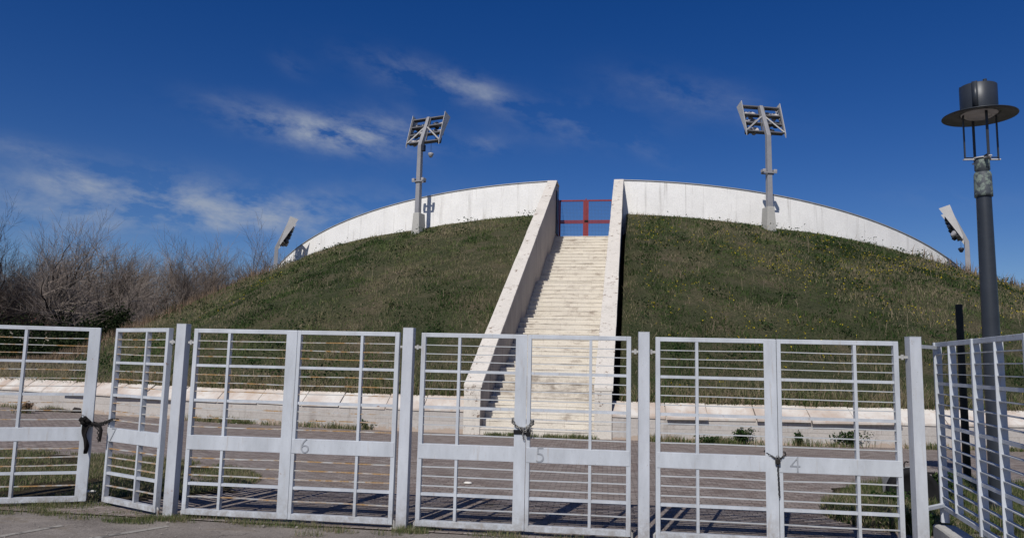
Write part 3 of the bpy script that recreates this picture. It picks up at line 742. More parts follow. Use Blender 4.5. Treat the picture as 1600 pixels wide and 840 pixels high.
def curb():
    mb = MB(); d = Vector((-.145, -1, 0)).normalized(); s = Vector((-d.y, d.x, 0))
    p0 = Vector((3.10, 7.48, 0)); n = 14; prof = [(-.10,-.02),(-.10,.20),(-.085,.215),(.085,.215),(.10,.20),(.10,-.02)]
    for i in range(n+1):
        for (a, z) in prof:
            q = p0+d*(i*.3)+s*a; mb.v.append((q.x+rnd.uniform(-.004,.004), q.y, z+(rnd.uniform(-.006,.006) if z > 0 else 0)))
    m = len(prof)
    for i in range(n):
        for j in range(m-1): mb.f.append((i*m+j, i*m+j+1, (i+1)*m+j+1, (i+1)*m+j))
    mb.f.append(tuple(range(m))[::-1]); mb.f.append(tuple(n*m+j for j in range(m)))
    tag(mb.build('concrete_curb', M_concrete), 'rough pale concrete curb under the corner fence', 'curb')
curb()
# ------------------------------------------------------------------ street lamp
def street_lamp():
    t = thing('street_lamp', 'dark street lamp with wide disc shade and drum top at the right', 'street lamp', (4.545, 9.5, 0))
    t.rotation_euler = (0, rad(.1), 0)
    mb = MB(); mb.lathe([(.002,-.1),(.115,-.1),(.115,.0),(.105,.3),(.082,3.70),(.082,3.72),(.002,3.72)], 28); mb.build('pole', M_lampdark, t, True)
    mb = MB(); mb.lathe([(.06,3.70),(.098,3.70),(.098,3.74),(.095,3.97),(.088,3.99),(.086,4.00),(.05,4.00)], 28); mb.build('collar', M_peel, t, True)
    mb = MB(); mb.lathe([(.05,3.99),(.072,4.0),(.072,4.02),(.083,4.03),(.083,4.15),(.078,4.165),(.002,4.165)], 28); mb.build('neck', M_peel, t, True)
    mb = MB(); mb.lathe([(.002,4.170),(.10,4.170),(.10,4.182),(.002,4.182)], 28); mb.box(-.21,.21,-.018,.018,4.156,4.169); mb.box(-.018,.018,-.21,.21,4.154,4.168); mb.build('bracket_plate', M_mastlight, t)
    for k in range(4):
        a = math.pi/2*k+.0; M = Matrix.Rotation(a-rad(3), 4, 'Z')
        mb = MB(); mb.box(.180, .192, -.014, .014, 4.158, 4.72, M); mb.box(.05, .190, -.015, .015, 4.183, 4.191, M); mb.build('support_bar', M_lampdark, t)
    mb = MB(); mb.lathe([(.20,4.735),(.24,4.728),(.405,4.700),(.408,4.706),(.405,4.712),(.24,4.748),(.20,4.752)], 56, closed=True); d = mb.build('disc_shade', M_lampdark, t, True)
    mb = MB(); mb.lathe([(.002,4.725),(.13,4.72),(.135,4.70),(.15,4.70),(.20,4.735)], 40); mb.build('lamp_ring', M_mastlight, t, True)
    mb = MB(); mb.lathe([(.198,4.745),(.203,4.76),(.203,5.08),(.197,5.085),(.19,5.07),(.002,5.07)], 48); mb.box(-.203-.012,-.203+.004,-.03,.03,4.76,5.09, Matrix.Rotation(rad(55),4,'Z'))
    dr = mb.build('drum', M_lampdark, t, True)
    for k in range(3):
        a = k*2*math.pi/3+.5; mb = MB(); mb.lathe([(.002,5.07),(.022,5.07),(.022,5.11),(.002,5.112)], 10, (.18*math.cos(a), .18*math.sin(a), 0)); mb.build('lug', M_lampdark, dr)
street_lamp()
mb = MB(); mb.lathe([(.002,-.1),(.052,-.1),(.048,2.56),(.044,2.575),(.002,2.575)], 16, (5.18, 11.7, 0))
tag(mb.build('metal_pole', M_pole2, None, True), 'short black metal pole in the verge behind the street lamp', 'pole')
def block():
    c = Vector((3.72, 10.0, 0))
    mb = MB(); mb.box(c.x-.22, c.x+.20, c.y-.06, c.y+.20, -.02, .40); b = mb.build('concrete_block', M_concrete, None, bevel=.015)
    tag(b, 'low concrete block with a steel hook on top behind the right gate post', 'block')
    mb = MB(); mb.tube([(c.x+.0, c.y+.06, .39), (c.x+.0, c.y+.06, .44), (c.x+.012, c.y+.06, .468), (c.x+.035, c.y+.06, .475), (c.x+.05, c.y+.06, .462)], .009, 8); mb.build('hook', M_chaindark, b, True)
    # drum lying against the block
    mb = MB(); n = 32; R1 = .30; yb, yf_ = c.y-.075, c.y-.20
    prof = [(.002, yf_+.02), (R1-.08, yf_+.02), (R1-.06, yf_), (R1-.01, yf_), (R1, yf_+.02), (R1, yb), (.002, yb)]
    for (r, y) in prof:
        for k in range(n): a = 2*math.pi*k/n; mb.v.append((c.x+.02+r*math.cos(a), y, .12+r*math.sin(a)))
    for i in range(len(prof)-1):
        for k in range(n): k2 = (k+1) % n; mb.f.append((i*n+k, i*n+k2, (i+1)*n+k2, (i+1)*n+k))
    tag(mb.build('tyre', M_black, None, True), 'half-buried dark round tyre leaning on the concrete block', 'tyre')
    mb = MB(); mb.tube([(c.x+.28, c.y+.1, .34), (c.x+.36, c.y+.1, .34), (c.x+.46, c.y+.1, .27), (c.x+.56, c.y+.1, .20), (c.x+.66, c.y+.12, .12), (c.x+.8, c.y+.15, .03)], .014, 8)
    mb.v = [tuple(p) for p in mb.v]
    tag(mb.build('hose', M_black, None, True), 'black hose curving down beside the concrete block', 'hose')
block()
# ------------------------------------------------------------------ red gate at the top
def red_gate():
    v0 = SLEN+.55; t = thing('red_gate', 'red double gate with wire mesh at the top of the stairs', 'gate', hp(0, v0, SRISE), ROTZ)
    H = 1.74; F = .075
    for s in (-1, 1):
        mb = MB(); mb.box(s*(SW_HALF-.002), s*(SW_HALF-.06), -.03, .03, 0, H+.04); mb.build('gate_post', M_red, t)
    for s in (-1, 1):
        x0, x1 = s*(SW_HALF-.07), s*.02
        lf = bpy.data.objects.new('gate_leaf', None); COL.objects.link(lf); lf.parent = t
        mb = MB(); mb.box(x0, x0-s*F, -.02, .02, .02, H); mb.box(x1, x1+s*F*1.3, -.02, .02, .02, H)
        mb.box(x0-s*F, x1+s*F*1.3, -.02, .02, H-.065, H); mb.box(x0-s*F, x1+s*F*1.3, -.02, .02, .02, .085); mb.box(x0-s*F, x1+s*F*1.3, -.022, .022, .70, .76); mb.box(x0-s*F, x1+s*F*1.3, -.022, .022, .775, .84)
        mb.build('leaf_frame', M_red, lf)
        mb = MB(); a, b = sorted((x0-s*F, x1+s*F*1.3))
        x = a+.06
        while x < b-.02: mb.box(x-.004, x+.004, -.004, .004, .06, H-.04); x += .062
        z = .12
        while z < H-.05:
            if not .68 < z < .85: mb.box(a, b, -.0045, .0035, z-.004, z+.004)
            z += .062
        mb.build('wire_mesh', M_mesh, lf)
    mb = MB(); mb.box(-.06, .10, -.05, -.025, .76, .84); mb.build('lock', M_black, t)
    mb = MB(); mb.box(-.02,.02,-.03,.03,0,H+.06); mb.build('meeting_bar', M_red, t)
    mb = MB(); mb.box(-SW_HALF+.001, -SW_HALF+.05, -.75, -.05, .15, H+.25)
    mb.build('side_plate', M_flooddark, t)
red_gate()
# ------------------------------------------------------------------ floodlight masts
def mast(th, polelen, r, label, zfoot, facing, hanging):
    """pole local frame: x sideways, +y towards the arena"""
    p = polar(th, r, 0); c = hp(0, CV, 0); dv = (c-p).normalized(); ang = math.atan2(dv.y, dv.x)-math.pi/2 + rad(facing)
    t = thing('floodlight_mast', label, 'floodlight mast', (p.x, p.y, zfoot), ang, 'floodlight masts around the arena wall')
    L = polelen
    if L > 3:
        mb = MB(); vb = [(-.22,-.18),(.22,-.18),(.22,.40),(-.22,.40)]; vt = [(-.15,-.14),(.15,-.14),(.15,.35),(-.15,.35)]
        mb.add([(x,y,-.6) for x, y in vb]+[(x,y,.62) for x, y in vt], [(0,1,2,3)[::-1],(4,5,6,7),(0,1,5,4),(1,2,6,5),(2,3,7,6),(3,0,4,7)])
        mb.build('concrete_base', M_concrete, t, bevel=.02)
    # pole: rectangular tapered, bent towards the arena near the top
    mb = MB(); sec = [(0, -.6, .115, .12), (0, L, .09, .095), (.42, L+1.05, .08, .07), (.60, L+1.5, .07, .06)]
    for (y, z, a, b) in sec: mb.v += [(-a,y-b-.25 if False else y-b,z),(a,y-b,z),(a,y+b,z),(-a,y+b,z)]
    for i in range(3):
        for q in range(4): mb.f.append((i*4+q, i*4+(q+1) % 4, (i+1)*4+(q+1) % 4, (i+1)*4+q))
    mb.f.append((3,2,1,0)); mb.f.append((12,13,14,15)); mb.build('pole', M_mast, t, bevel=.01)
    # head frame in tilted local frame (origin at pole bend)
    T = Matrix.Translation((0, .12, L+.28)) @ Matrix.Rotation(rad(-17), 4, 'X')
    hw, hh = .84, 1.26
    mb = MB()
    for z in (0, .42, .84, hh): mb.box(-hw, hw, .10, .15, z-.026, z+.026, T); mb.box(-hw, hw, .151, .30, z-.026, z-.010, T)
    for x in (-hw, -.12, .12, hw): mb.box(x-.02, x+.02, .095, .155, -.03, hh+.03, T)
    mb.build('head_frame', M_headframe, t)
    for s in (-1, 1):
        mb = MB(); a = Vector((s*hw, .08, 0)); b = Vector((s*.08, .06, .72)); mb.tube([T@a, T@b], .035, 4); mb.build('brace', M_mastlight, t)
    for s in (-1, 1):
        M = T @ Matrix.Translation((s*(hw+.035), 0, 0)) @ Matrix.Rotation(math.pi/2, 4, 'Z') 
        mb = MB(); mb.prism([(.04,-.10),(.10,-.26),(.52,1.46),(.04,1.46)], M, .02); mb.build('side_shroud', M_mastlight, t)
    # floodlights on the shelves
    r2 = random.Random(int(th*10)+500)
    for zi in (0.02, .44, .82):
        for x in (-.68, -.36, .36, .68):
            if r2.random() < .12: continue
            M = T @ Matrix.Translation((x+r2.uniform(-.03,.03), .32, zi+.12)) @ Matrix.Rotation(rad(r2.uniform(35,75)), 4, 'X')
            mb = MB(); n = 14; pr = [(.002,-.17),(.08,-.17),(.10,-.12),(.155,.05),(.155,.10),(.14,.10),(.13,.07),(.002,.05)]
            o = 0
            for (rr, zz) in pr:
                for k in range(n): a = 2*math.pi*k/n; mb.v.append(tuple(M @ Vector((rr*math.cos(a), rr*math.sin(a), zz))))
            for i in range(len(pr)-1):
                for k in range(n): k2 = (k+1) % n; mb.f.append((i*n+k, i*n+k2, (i+1)*n+k2, (i+1)*n+k))
            mb.build('floodlight', M_flooddark if r2.random() < .65 else M_floodlite, t, True)
    # mid-height bracket with two small lamps
    if L > 3:
        zb = L*.66 if False else 2.05
        mb = MB(); mb.box(-.28, .28, -.16, -.12, zb-.03, zb+.02); mb.box(-.28, .28, .10, .14, zb-.03, zb+.02); br = mb.build('lamp_bracket', M_mast, t)
        for s in (-1, 1):
            mb = MB(); mb.box(s*.17, s*.31, -.14, .12, zb+.021, zb+.15); mb.build('small_lamp', M_floodlite, br, bevel=.02)
    if hanging:
        x = .42*hanging; q = T @ Vector((x, .12, 0)); mb = MB(); mb.tube([q, (q.x, q.y, q.z-.55)], .008, 5); cb = mb.build('cable', M_flooddark, t)
        mb = MB(); mb.lathe([(.002,-.18),(.06,-.16),(.13,-.02),(.12,.03),(.03,.06),(.002,.06)], 12, (q.x, q.y, q.z-.62)); mb.build('dangling_lamp', M_floodlite if L > 3 else M_flooddark, cb, True)
        mb = MB(); mb.box(.10, .22, -.08, .12, L-.28, L+.02); mb.build('junction_box', M_flooddark, t, bevel=.02)
    return t
mast(-17.3, 3.72, 25.0, 'floodlight mast left of the stairs with a lamp dangling from its head', 7.42, 0, 1)
mast(17.7, 3.66, 25.0, 'floodlight mast right of the stairs with a full rack and no dangling lamp', 7.55, 0, 0)
mast(-39.3, 1.15, 25.5, 'farthest left floodlight mast, seen side-on behind the hill slope', 6.1, -22, 0).scale = (.92,.92,.92)
mast(44.5, 1.35, 25.0, 'farthest right floodlight mast, seen side-on beside the street lamp', 6.3, 22, -1)
# ------------------------------------------------------------------ grass on the hill
FLP = ((-23,.59,.8),(-22.2,.52,.9),(-20.5,.37,.8),(8,.68,1.6),(11.5,.56,1.4),(7,.81,1.0),(8.5,.26,1.3),(20,.6,1.5))
def hill_grass():
    n = 520000
    th = NP.uniform(-78, 78, n); k = NP.random(n)
    rbv = np.interp(th, _TH, _RB); r = np.sqrt(RR**2 + (rbv**2-RR**2)*k); r = np.minimum(r, rbv-.31)
    a = np.radians(th); u = r*np.sin(a); v = CV-r*np.cos(a)
    ok = ~((u > -1.66) & (u < 1.77) & (v < 17)) & (r > RR+.03)
    th, r, u, v = th[ok], r[ok], u[ok], v[ok]; rbv = rbv[ok]; n = len(th)
    z = hill_z(th, r) - .03
    x = HO.x+HU.x*u+HV.x*v; y = HO.y+HU.y*u+HV.y*v
    patch = fbm(u, v, .35); fine = fbm(u+50, v, 1.3); dryp = fbm(u+20, v+77, .55); big = fbm(u+7, v+3, .16)
    dist = np.hypot(x, y)
    edge = np.clip((1.6-(rbv-r))/1.4, 0, 1)
    far = np.clip((-30-th)/18, 0, 1)
    right = (u > 0)
    dry = np.clip((dryp-.49)*5.0 + (big-.5)*2.2 + edge*.5 + far*.4 + np.where(right, -.06, .07), 0, 1)
    isdry = NP.random(n) < dry*.72+.04
    tone = np.where(isdry, .58+.34*NP.random(n)**1.3, .02+.34*NP.random(n)+1.35*(patch-.5)+np.where(right, -.15, .22))
    H = (.05+.11*NP.random(n)**1.5)*(.35+1.5*fine**1.3); H = np.where(isdry, H*1.35, H); H = H*np.where(r < RR+.6, .8, 1)
    ki = np.interp(th, _TH, _S0); sv = (rbv-r)/(rbv-RR); terr = (ki > .1) & (sv < ki*.95) & (NP.random(n) < .75)
    tone = np.where(terr, .62+.33*NP.random(n), tone); H = np.where(terr, .15+.45*NP.random(n)*fine*1.6, H)
    dead = NP.random(n) < .004; H = np.where(dead, .3+.3*NP.random(n), H); tone = np.where(dead, .8+.15*NP.random(n), tone)
    Wd = (.008+.00050*dist)*(.7+.6*NP.random(n)); Wd = np.where(isdry, Wd*.62, Wd); Wd = np.where(dead, Wd*.45, Wd)
    o = blades('grass', np.c_[x, y, z], H, Wd, tone, M_grass, 1.0)
    tag(o, 'rough green and straw grass covering the hill', 'grass', None, 'stuff')
    ne = 30000; th = NP.uniform(-34, 40, ne); rbv = np.interp(th, _TH, _RB); r = rbv-.29-.45*NP.random(ne)**1.5; z = hill_z(th, r)-.02
    a = np.radians(th); u = r*np.sin(a); v = CV-r*np.cos(a); ok = ~((u > -1.66) & (u < 1.77)); u, v, z = u[ok], v[ok], z[ok]; n = len(u); f2 = fbm(u, v, 1.1); d2 = fbm(u+40, v, .8)
    o = blades('grass', np.c_[HO.x+HU.x*u+HV.x*v, HO.y+HU.y*u+HV.y*v, z], (.10+.30*NP.random(n))*(.2+1.7*f2), NP.uniform(.009,.018,n), np.where(NP.random(n) < (d2-.05)*1.3, .6+.38*NP.random(n), .2+.4*NP.random(n)), M_grass, 1.1)
    tag(o, 'straw and green grass fringing the stone coping of the low walls', 'grass', None, 'stuff')
    # taller clumps and dark low bushes
    nc = 620; cth = NP.uniform(-70, 75, nc); ck = NP.random(nc)
    P = []; T = []; Sz = []
    for q in range(nc):
        rb_ = rbase(cth[q]); rr = RR+.3+(rb_-RR-.8)*ck[q]; c = polar(cth[q], rr, float(hill_z(cth[q], rr))); d = c-HO
        if abs(d.dot(HU)) < 2.1: continue
        m = int(NP.integers(25, 70)); R_ = NP.uniform(.12, .32)
        pp = NP.normal(size=(m,3))*[R_, R_, R_*.45]+[c.x, c.y, c.z+.08]; P.append(pp); T.append(NP.random(m)*.8); Sz.append(NP.uniform(.05,.11,m))
    o = leafcloud('ground_cover', np.concatenate(P), np.concatenate(Sz), np.concatenate(T), M_leaf)
    tag(o, 'dark leafy weeds scattered through the hill grass', 'weeds', None, 'stuff')
    # yellow flowers
    nf = 5200; fth = NP.uniform(-50, 62, nf*6); fk = NP.random(nf*6)
    rbf = np.interp(fth, _TH, _RB); fr = RR+.4+(rbf-RR-.9)*fk; a = np.radians(fth); u = fr*np.sin(a); v = CV-fr*np.cos(a)
    pt = fbm(u+9, v+31, .55); w = np.where(fth > 4, np.clip((pt-.47)*6, .04, 1)*np.clip(1.15-np.abs(fk-.5)*1.5, 0, 1), 0)
    fs_ = (rbf-fr)/(rbf-RR); w = w + sum(np.exp(-((fth-a_)/d_)**2-((fs_-b_)/.035)**2) for a_, b_, d_ in FLP)*1.4
    ok = (NP.random(len(fth)) < w*.5) & ~((np.abs(u) < 1.9))
    fth, fr, u, v = fth[ok], fr[ok], u[ok], v[ok]
    z = hill_z(fth, fr)+NP.uniform(.10,.26,len(u))
    x = HO.x+HU.x*u+HV.x*v; y = HO.y+HU.y*u+HV.y*v
    o = leafcloud('flowers', np.repeat(np.c_[x,y,z], 2, 0)+NP.normal(size=(len(u)*2,3))*.02, NP.uniform(.025,.055,len(u)*2), NP.random(len(u)*2), M_flower)
    tag(o, 'small yellow wildflowers dotted over the hill', 'flowers', None, 'stuff')
    # tall dry grass on the skylines
    nd = 42000
    side = NP.random(nd) < .62
    th = np.where(side, NP.uniform(-75, -37, nd), NP.uniform(34, 75, nd)); k = NP.random(nd)
    rbv = np.array([rbase(q) for q in th]); r = RR+.3+(rbv-RR-1.2)*k
    keep = NP.random(nd) < np.where(side, np.clip((-th-37)/14, .10, 1), np.clip((th-34)/14, .05, .5)); th, r = th[keep], r[keep]
    z = hill_z(th, r)-.03; a = np.radians(th); u = r*np.sin(a); v = CV-r*np.cos(a)
    x = HO.x+HU.x*u+HV.x*v; y = HO.y+HU.y*u+HV.y*v; n = len(x)
    o = blades('dry_grass', np.c_[x,y,z], NP.uniform(.25, .75, n), NP.uniform(.016,.034,n), NP.random(n), M_dry, .5)
    tag(o, 'tall tan dry grass standing along the hill skyline', 'dry grass', None, 'stuff')
hill_grass()
def flat_grass():
    X = []; H = []; T = []; Wd = []
    def area(cx, cy, rx, ry, n, h0, h1, t0, t1, thr=0.0, w=.006):
        a = NP.random(n)*2*np.pi; q = np.sqrt(NP.random(n)); x = cx+rx*q*np.cos(a); y = cy+ry*q*np.sin(a)
        m = fbm(x, y, 1.6); ok = (m > thr+NP.random(n)*.12) & ~((y < 6.2)); x, y, m = x[ok], y[ok], m[ok]; k = len(x)
        X.append(np.c_[x, y, np.full(k, .005)]); H.append(NP.uniform(h0, h1, k)*(.4+1.2*m)); T.append(NP.uniform(t0, t1, k)+(m-.5)*.3); Wd.append(w*(.7+.6*NP.random(k)))
    area(-8.6, 9.1, 4.3, 1.95, 120000, .02, .09, .25, .9, .34, .006)
    area(5.5, 9.3, 2.7, 2.4, 70000, .04, .17, .05, .75, .28, .007)
    area(3.3, 8.8, .9, .9, 12000, .05, .2, .0, .95, .32, .008)
    # along the gate line
    for k in range(150):
        x = NP.uniform(-7.5, 3.0); y = NP.normal(7.0, .10); 
        if x > -4: 
            if NP.random() > .35: continue
        area(x, y, .16, .07, 90, .02, .07, .25, .9, .2, .004)
    for (px, py, s, n) in ((200, 816, .28, 600), (250, 812, .25, 500), (320, 808, .22, 500), (640, 832, .18, 400), (660, 828, .2, 300), (30, 792, .5, 900), (90, 792, .4, 700), (440, 822, .25, 260), (150, 790, .3, 400)):
        g = gnd(px, py); area(g.x, g.y, s, s*.3, n, .02, .08, .25, .8, .1, .004)
    # foot of the low wall
    for k in range(230):
        th = NP.uniform(-34, 34); rb_ = rbase(th)+.12; p = polar(th, rb_, 0)
        if abs(th) < 3.2: continue
        if fbm(np.array(th), np.array(3.), .35) < .44: continue
        area(p.x, p.y, .30, .13, 70, .05, .20, .1, .95, 0, .012)
    for k in range(22):
        p = hp(NP.uniform(-1.2, 1.2), -.08); area(p.x, p.y, .2, .07, 60, .04, .13, .1, .8, 0, .011)
    o = blades('grass', np.concatenate(X), np.concatenate(H), np.concatenate(Wd), np.concatenate(T), M_grass, .7)
    tag(o, 'low grass and weeds growing around the paving and gates', 'grass', None, 'stuff')
flat_grass()
# ------------------------------------------------------------------ countable weeds
def weed(px, py, h, w, label, flower=False, mat=M_leaf, z=0.0):
    c = gnd(px, py, z); t = thing('weed_plant', label, 'weed', (c.x, c.y, z), 0, 'weeds rooted on the paving')
    n = int(260*max(.5, h*w*12)); mb = MB(); P = []
    for k in range(9):
        a = NP.random()*6.28; e = Vector((math.cos(a)*w*.5*NP.uniform(.3,1), math.sin(a)*w*.35*NP.uniform(.3,1), h*NP.uniform(.6,1)))
        mb.tube([(0,0,-.01), e*.5+Vector((0,0,.05*h)), e], [.006,.004,.002], 5)
        for q in range(n//9):
            s = NP.random()**.6; p = e*s; P.append((p.x+NP.normal()*w*.09, p.y+NP.normal()*w*.07, max(.01, p.z+NP.normal()*h*.07)))
    mb.build('stems', M_leaf if False else M_bark, t)
    P = np.array(P); leafcloud('leaves', P, NP.uniform(.03,.065,len(P))*(.8+h), NP.random(len(P)), mat, t)
    m2 = 60; blades('shoots', np.c_[NP.normal(size=(m2,2))*[w*.32,w*.18], np.zeros(m2)], NP.uniform(.3,.9,m2)*h, np.full(m2,.012), NP.random(m2)*.8, M_grass, .8, t)
    if flower:
        Q = P[NP.random(len(P)) < .12]+[0,0,.01]; leafcloud('flower_heads', Q, np.full(len(Q), .022), NP.random(len(Q)), M_white_fl, t)
M_white_fl = bladem('white_petals', [(0, (.6,.6,.55)), (1, (.75,.75,.7))])
weed(700, 674, .42, .55, 'dark bushy weed against the low wall left of the stairs')
weed(524, 667, .26, .8, 'wide low weed behind the right leaf of gate 6')
weed(574, 671, .22, .45, 'smaller weed right of the wide weed behind gate 6')
weed(470, 664, .20, .3, 'small upright weed behind the meeting bars of gate 6')
weed(1158, 694, .36, .65, 'round dark weed at the low wall behind the left leaf of gate 4')
weed(1108, 694, .20, .5, 'pale low weed left of the round dark weed behind gate 4')
weed(1250, 697, .30, .22, 'thin upright weed at the low wall just right of the gate 4 chain')
weed(1328, 698, .34, .85, 'largest dark weed at the low wall behind number 4 leaf')
weed(1378, 697, .26, .4, 'spiky weed between the largest weed and the right gate post')
weed(1458, 700, .14, .3, 'small weed at the low wall just right of the right gate post')
weed(778, 676, .20, .35, 'weed in the shaded corner at the foot of the stairs')
weed(1484, 700, .26, .3, 'sparse weed at the low wall behind the corner fence')
weed(1440, 838, .34, .30, 'small white-flowered plant at the foot of the right gate post', True)
weed(1465, 782, .38, .5, 'leafy shrub beside the concrete block in the right verge')
weed(1395, 800, .26, .7, 'orange-tinged low plant behind the hinge side of gate 4')
weed(38, 646, .34, .45, 'twiggy weed at the low wall at the far left', mat=M_dry)
# litter
def litter(px, py, s, label, name='stone', mat=M_white, z=.02):
    c = gnd(px, py, .02); mb = MB(); n = 9; r2 = random.Random(px)
    rows = [(.0,.0),(.9,.0),(1,.35),(.75,.8),(.0,.95)]
    for (r, zz) in rows:
        for k in range(n): a = 2*math.pi*k/n; q = 1+r2.uniform(-.18,.18); mb.v.append((c.x+s*r*q*math.cos(a), c.y+s*.6*r*q*math.sin(a), .014+zz*s*.5))
    for i in range(4):
        for k in range(n): k2 = (k+1) % n; mb.f.append((i*n+k, i*n+k2, (i+1)*n+k2, (i+1)*n+k))
    return tag(mb.build(name, mat, None, True), label, 'stone' if name == 'stone' else 'litter')
litter(731, 754, .055, 'white stone lying on the paving behind the left leaf of gate 5')
litter(143, 768, .06, 'crumpled white litter in the grass between the leaves of gate 7', 'paper_litter')
litter(156, 772, .03, 'small white scrap right of the crumpled litter by gate 7', 'paper_litter')
litter(1014, 718, .03, 'small white pebble on the paving right of the post between gates 5 and 4')
def sticks():
    c0, c1 = gnd(60, 643), gnd(118, 645); mb = MB()
    d = c1-c0
    for k in range(4):
        o = Vector((rnd.uniform(-.1,.1), rnd.uniform(-.1,.1), .04)); mb.tube([c0+o, c0+d*.4+o+Vector((0,.1,.03)), c0+d*rnd.uniform(.8,1)+o], [.03,.025,.012], 6)
    mb.tube([c1+Vector((-.1,0,.02)), c1+Vector((-.02,0,.09)), c1+Vector((.10,0,.08)), c1+Vector((.14,0,.02))], [.04,.07,.06,.02], 7)
    tag(mb.build('dead_branch', M_bark, None, True), 'dead branches lying at the foot of the low wall at the far left', 'branch')
sticks()
# ------------------------------------------------------------------ trees
def bare_tree(seed, H=12.0, spread=.55, stems=3, dens=1.0):
    """returns trunk MB, crown MB in local coordinates"""
    r2 = random.Random(seed); tr = MB(); cr = MB()
    def grow(p, d, L, rad_, lev):
        n = (6, 5, 4, 3, 2, 1)[lev]; pts = [p]; q = p.copy(); dd = d.copy(); wob = (.13, .20, .22, .2, .15, .1)[lev]
        for i in range(n):
            dd = (dd + Vector((r2.gauss(0,wob), r2.gauss(0,wob), r2.gauss(.05,.08)))).normalized(); q = q+dd*(L/n); pts.append(q.copy())
        rs = [rad_*(1-.5*i/n) for i in range(n+1)]
        (tr if lev < 3 else cr).tube(pts, rs, (7, 6, 4, 3, 3, 3)[lev], cap=False)
        if lev >= 5: return
        m = (5, 5, 5, 4, 4)[lev]; m = max(2, int(m*dens+.5))
        for k in range(m):
            s = (.42+.58*(k+1)/m) if lev == 0 else (k+.8)/m
            s = min(1.0, s); i = min(n-1, int(s*n)); base = pts[i]+(pts[i+1]-pts[i])*min(1.0, s*n-i) if s < 1 else pts[-1]
            a = r2.uniform(0, 6.283); sp = spread*r2.uniform(.75,1.5) if k < m-1 else spread*.3
            o = dd.orthogonal().normalized(); b = dd.cross(o); nd = (dd*math.cos(sp)+(o*math.cos(a)+b*math.sin(a))*math.sin(sp)); nd.z += .12; nd.normalize()
            grow(base, nd, L*r2.uniform(.55,.80)*(1 if k > 0 else .8), max(rs[i]*r2.uniform(.45,.66), .008), lev+1)
    for k in range(stems):
        a = r2.uniform(0, 6.283); t_ = r2.uniform(.08,.5); d = Vector((math.cos(a)*t_, math.sin(a)*t_, 1)).normalized()
        grow(Vector((math.cos(a)*.15, math.sin(a)*.15, -.3)), d, H*r2.uniform(.32,.40), H*.024*r2.uniform(.8,1.2), 0)
    return tr, cr
TG = 'bare trees left of the hill'
protos = []
kinds = [(1, 13.5, .62, 2, 1.0), (2, 13.0, .72, 2, 1.0), (3, 12.5, .55, 2, 1.0), (4, 13.5, .48, 2, 1.0)]
placed = [ # px at base, distance along Y, height scale, proto, label
 (-45, 56, 1.08, 0, 'bare tree at the left frame edge, its crown cut by the frame'),
 (18, 64, 1.00, 2, 'thin bare tree second from the left frame edge'),
 (92, 52, 1.04, 1, 'big spreading bare tree with thick leaning limbs above the red roof'),
 (128, 60, 1.08, 0, 'tall dense bare tree just right of the big spreading one'),
 (60, 76, 1.25, 3, 'farther bare tree showing between the two leftmost near trees'),
 (165, 74, 1.36, 2, 'grey bare tree behind the ivy-clad shrubs'),
 (208, 60, 0.88, 1, 'low crooked bare tree left of the tan skyline grass'),
 (238, 80, 1.15, 3, 'slender bare tree above the start of the hill slope'),
 (275, 78, 1.15, 0, 'brown bare tree over the middle of the left hill slope'),
 (315, 82, 1.33, 2, 'dense bare tree half way between red roof and left mast'),
 (350, 88, 1.36, 3, 'narrow bare tree left of the farthest left mast'),
 (400, 96, 1.47, 2, 'bare treetop just left of the farthest left floodlight mast'),
 (450, 104, 1.49, 3, 'bare treetop between farthest left mast and arena wall'),
 (-10, 88, 1.30, 2, 'faint bare tree in the back row near the left edge'),
 (190, 96, 1.24, 0, 'faint bare tree in the back row above the low crooked tree'),
 (110, 92, 1.25, 3, 'faint tall bare tree in the back row above the red roof'),
 (35, 84, 1.30, 0, 'back-row bare tree rising between the two trees nearest the left edge'),
 (78, 100, 1.45, 2, 'back-row bare tree directly behind the red-roofed house'),
 (148, 82, 1.38, 1, 'back-row bare tree filling the gap right of the tall dense tree'),
 (215, 90, 1.38, 2, 'back-row bare tree over the low crooked tree'),
 (256, 96, 1.49, 1, 'back-row bare tree between the slender tree and the brown tree'),
 (296, 94, 1.51, 3, 'back-row bare tree right of the brown tree over the slope'),
 (333, 100, 1.60, 1, 'back-row bare tree between the dense tree and the narrow tree'),
 (376, 102, 1.60, 0, 'back-row bare tree right of the narrow tree left of the mast'),
 (425, 108, 1.64, 1, 'back-row bare tree straight behind the farthest left mast'),
]
def put_trees():
    first = {}
    for (px, Y, s, k, lab) in placed:
        d = pray(px, 520); q = d*(Y/d.y); loc = (q.x, q.y, 0)
        if k not in first:
            seed, H, sp, st, dn = kinds[k]
            tr, cr = bare_tree(seed, H, sp, st, dn)
            t = thing('bare_tree', lab, 'tree', loc, px*.7, TG); t.scale = (s, s, s)
            tr.build('trunk', M_bark, t, True); cr.build('crown', (M_twig, M_twig2)[k % 2], t, False); first[k] = t
        else: dup(first[k], loc, px*.7, lab, TG, (s, s, s))
put_trees()
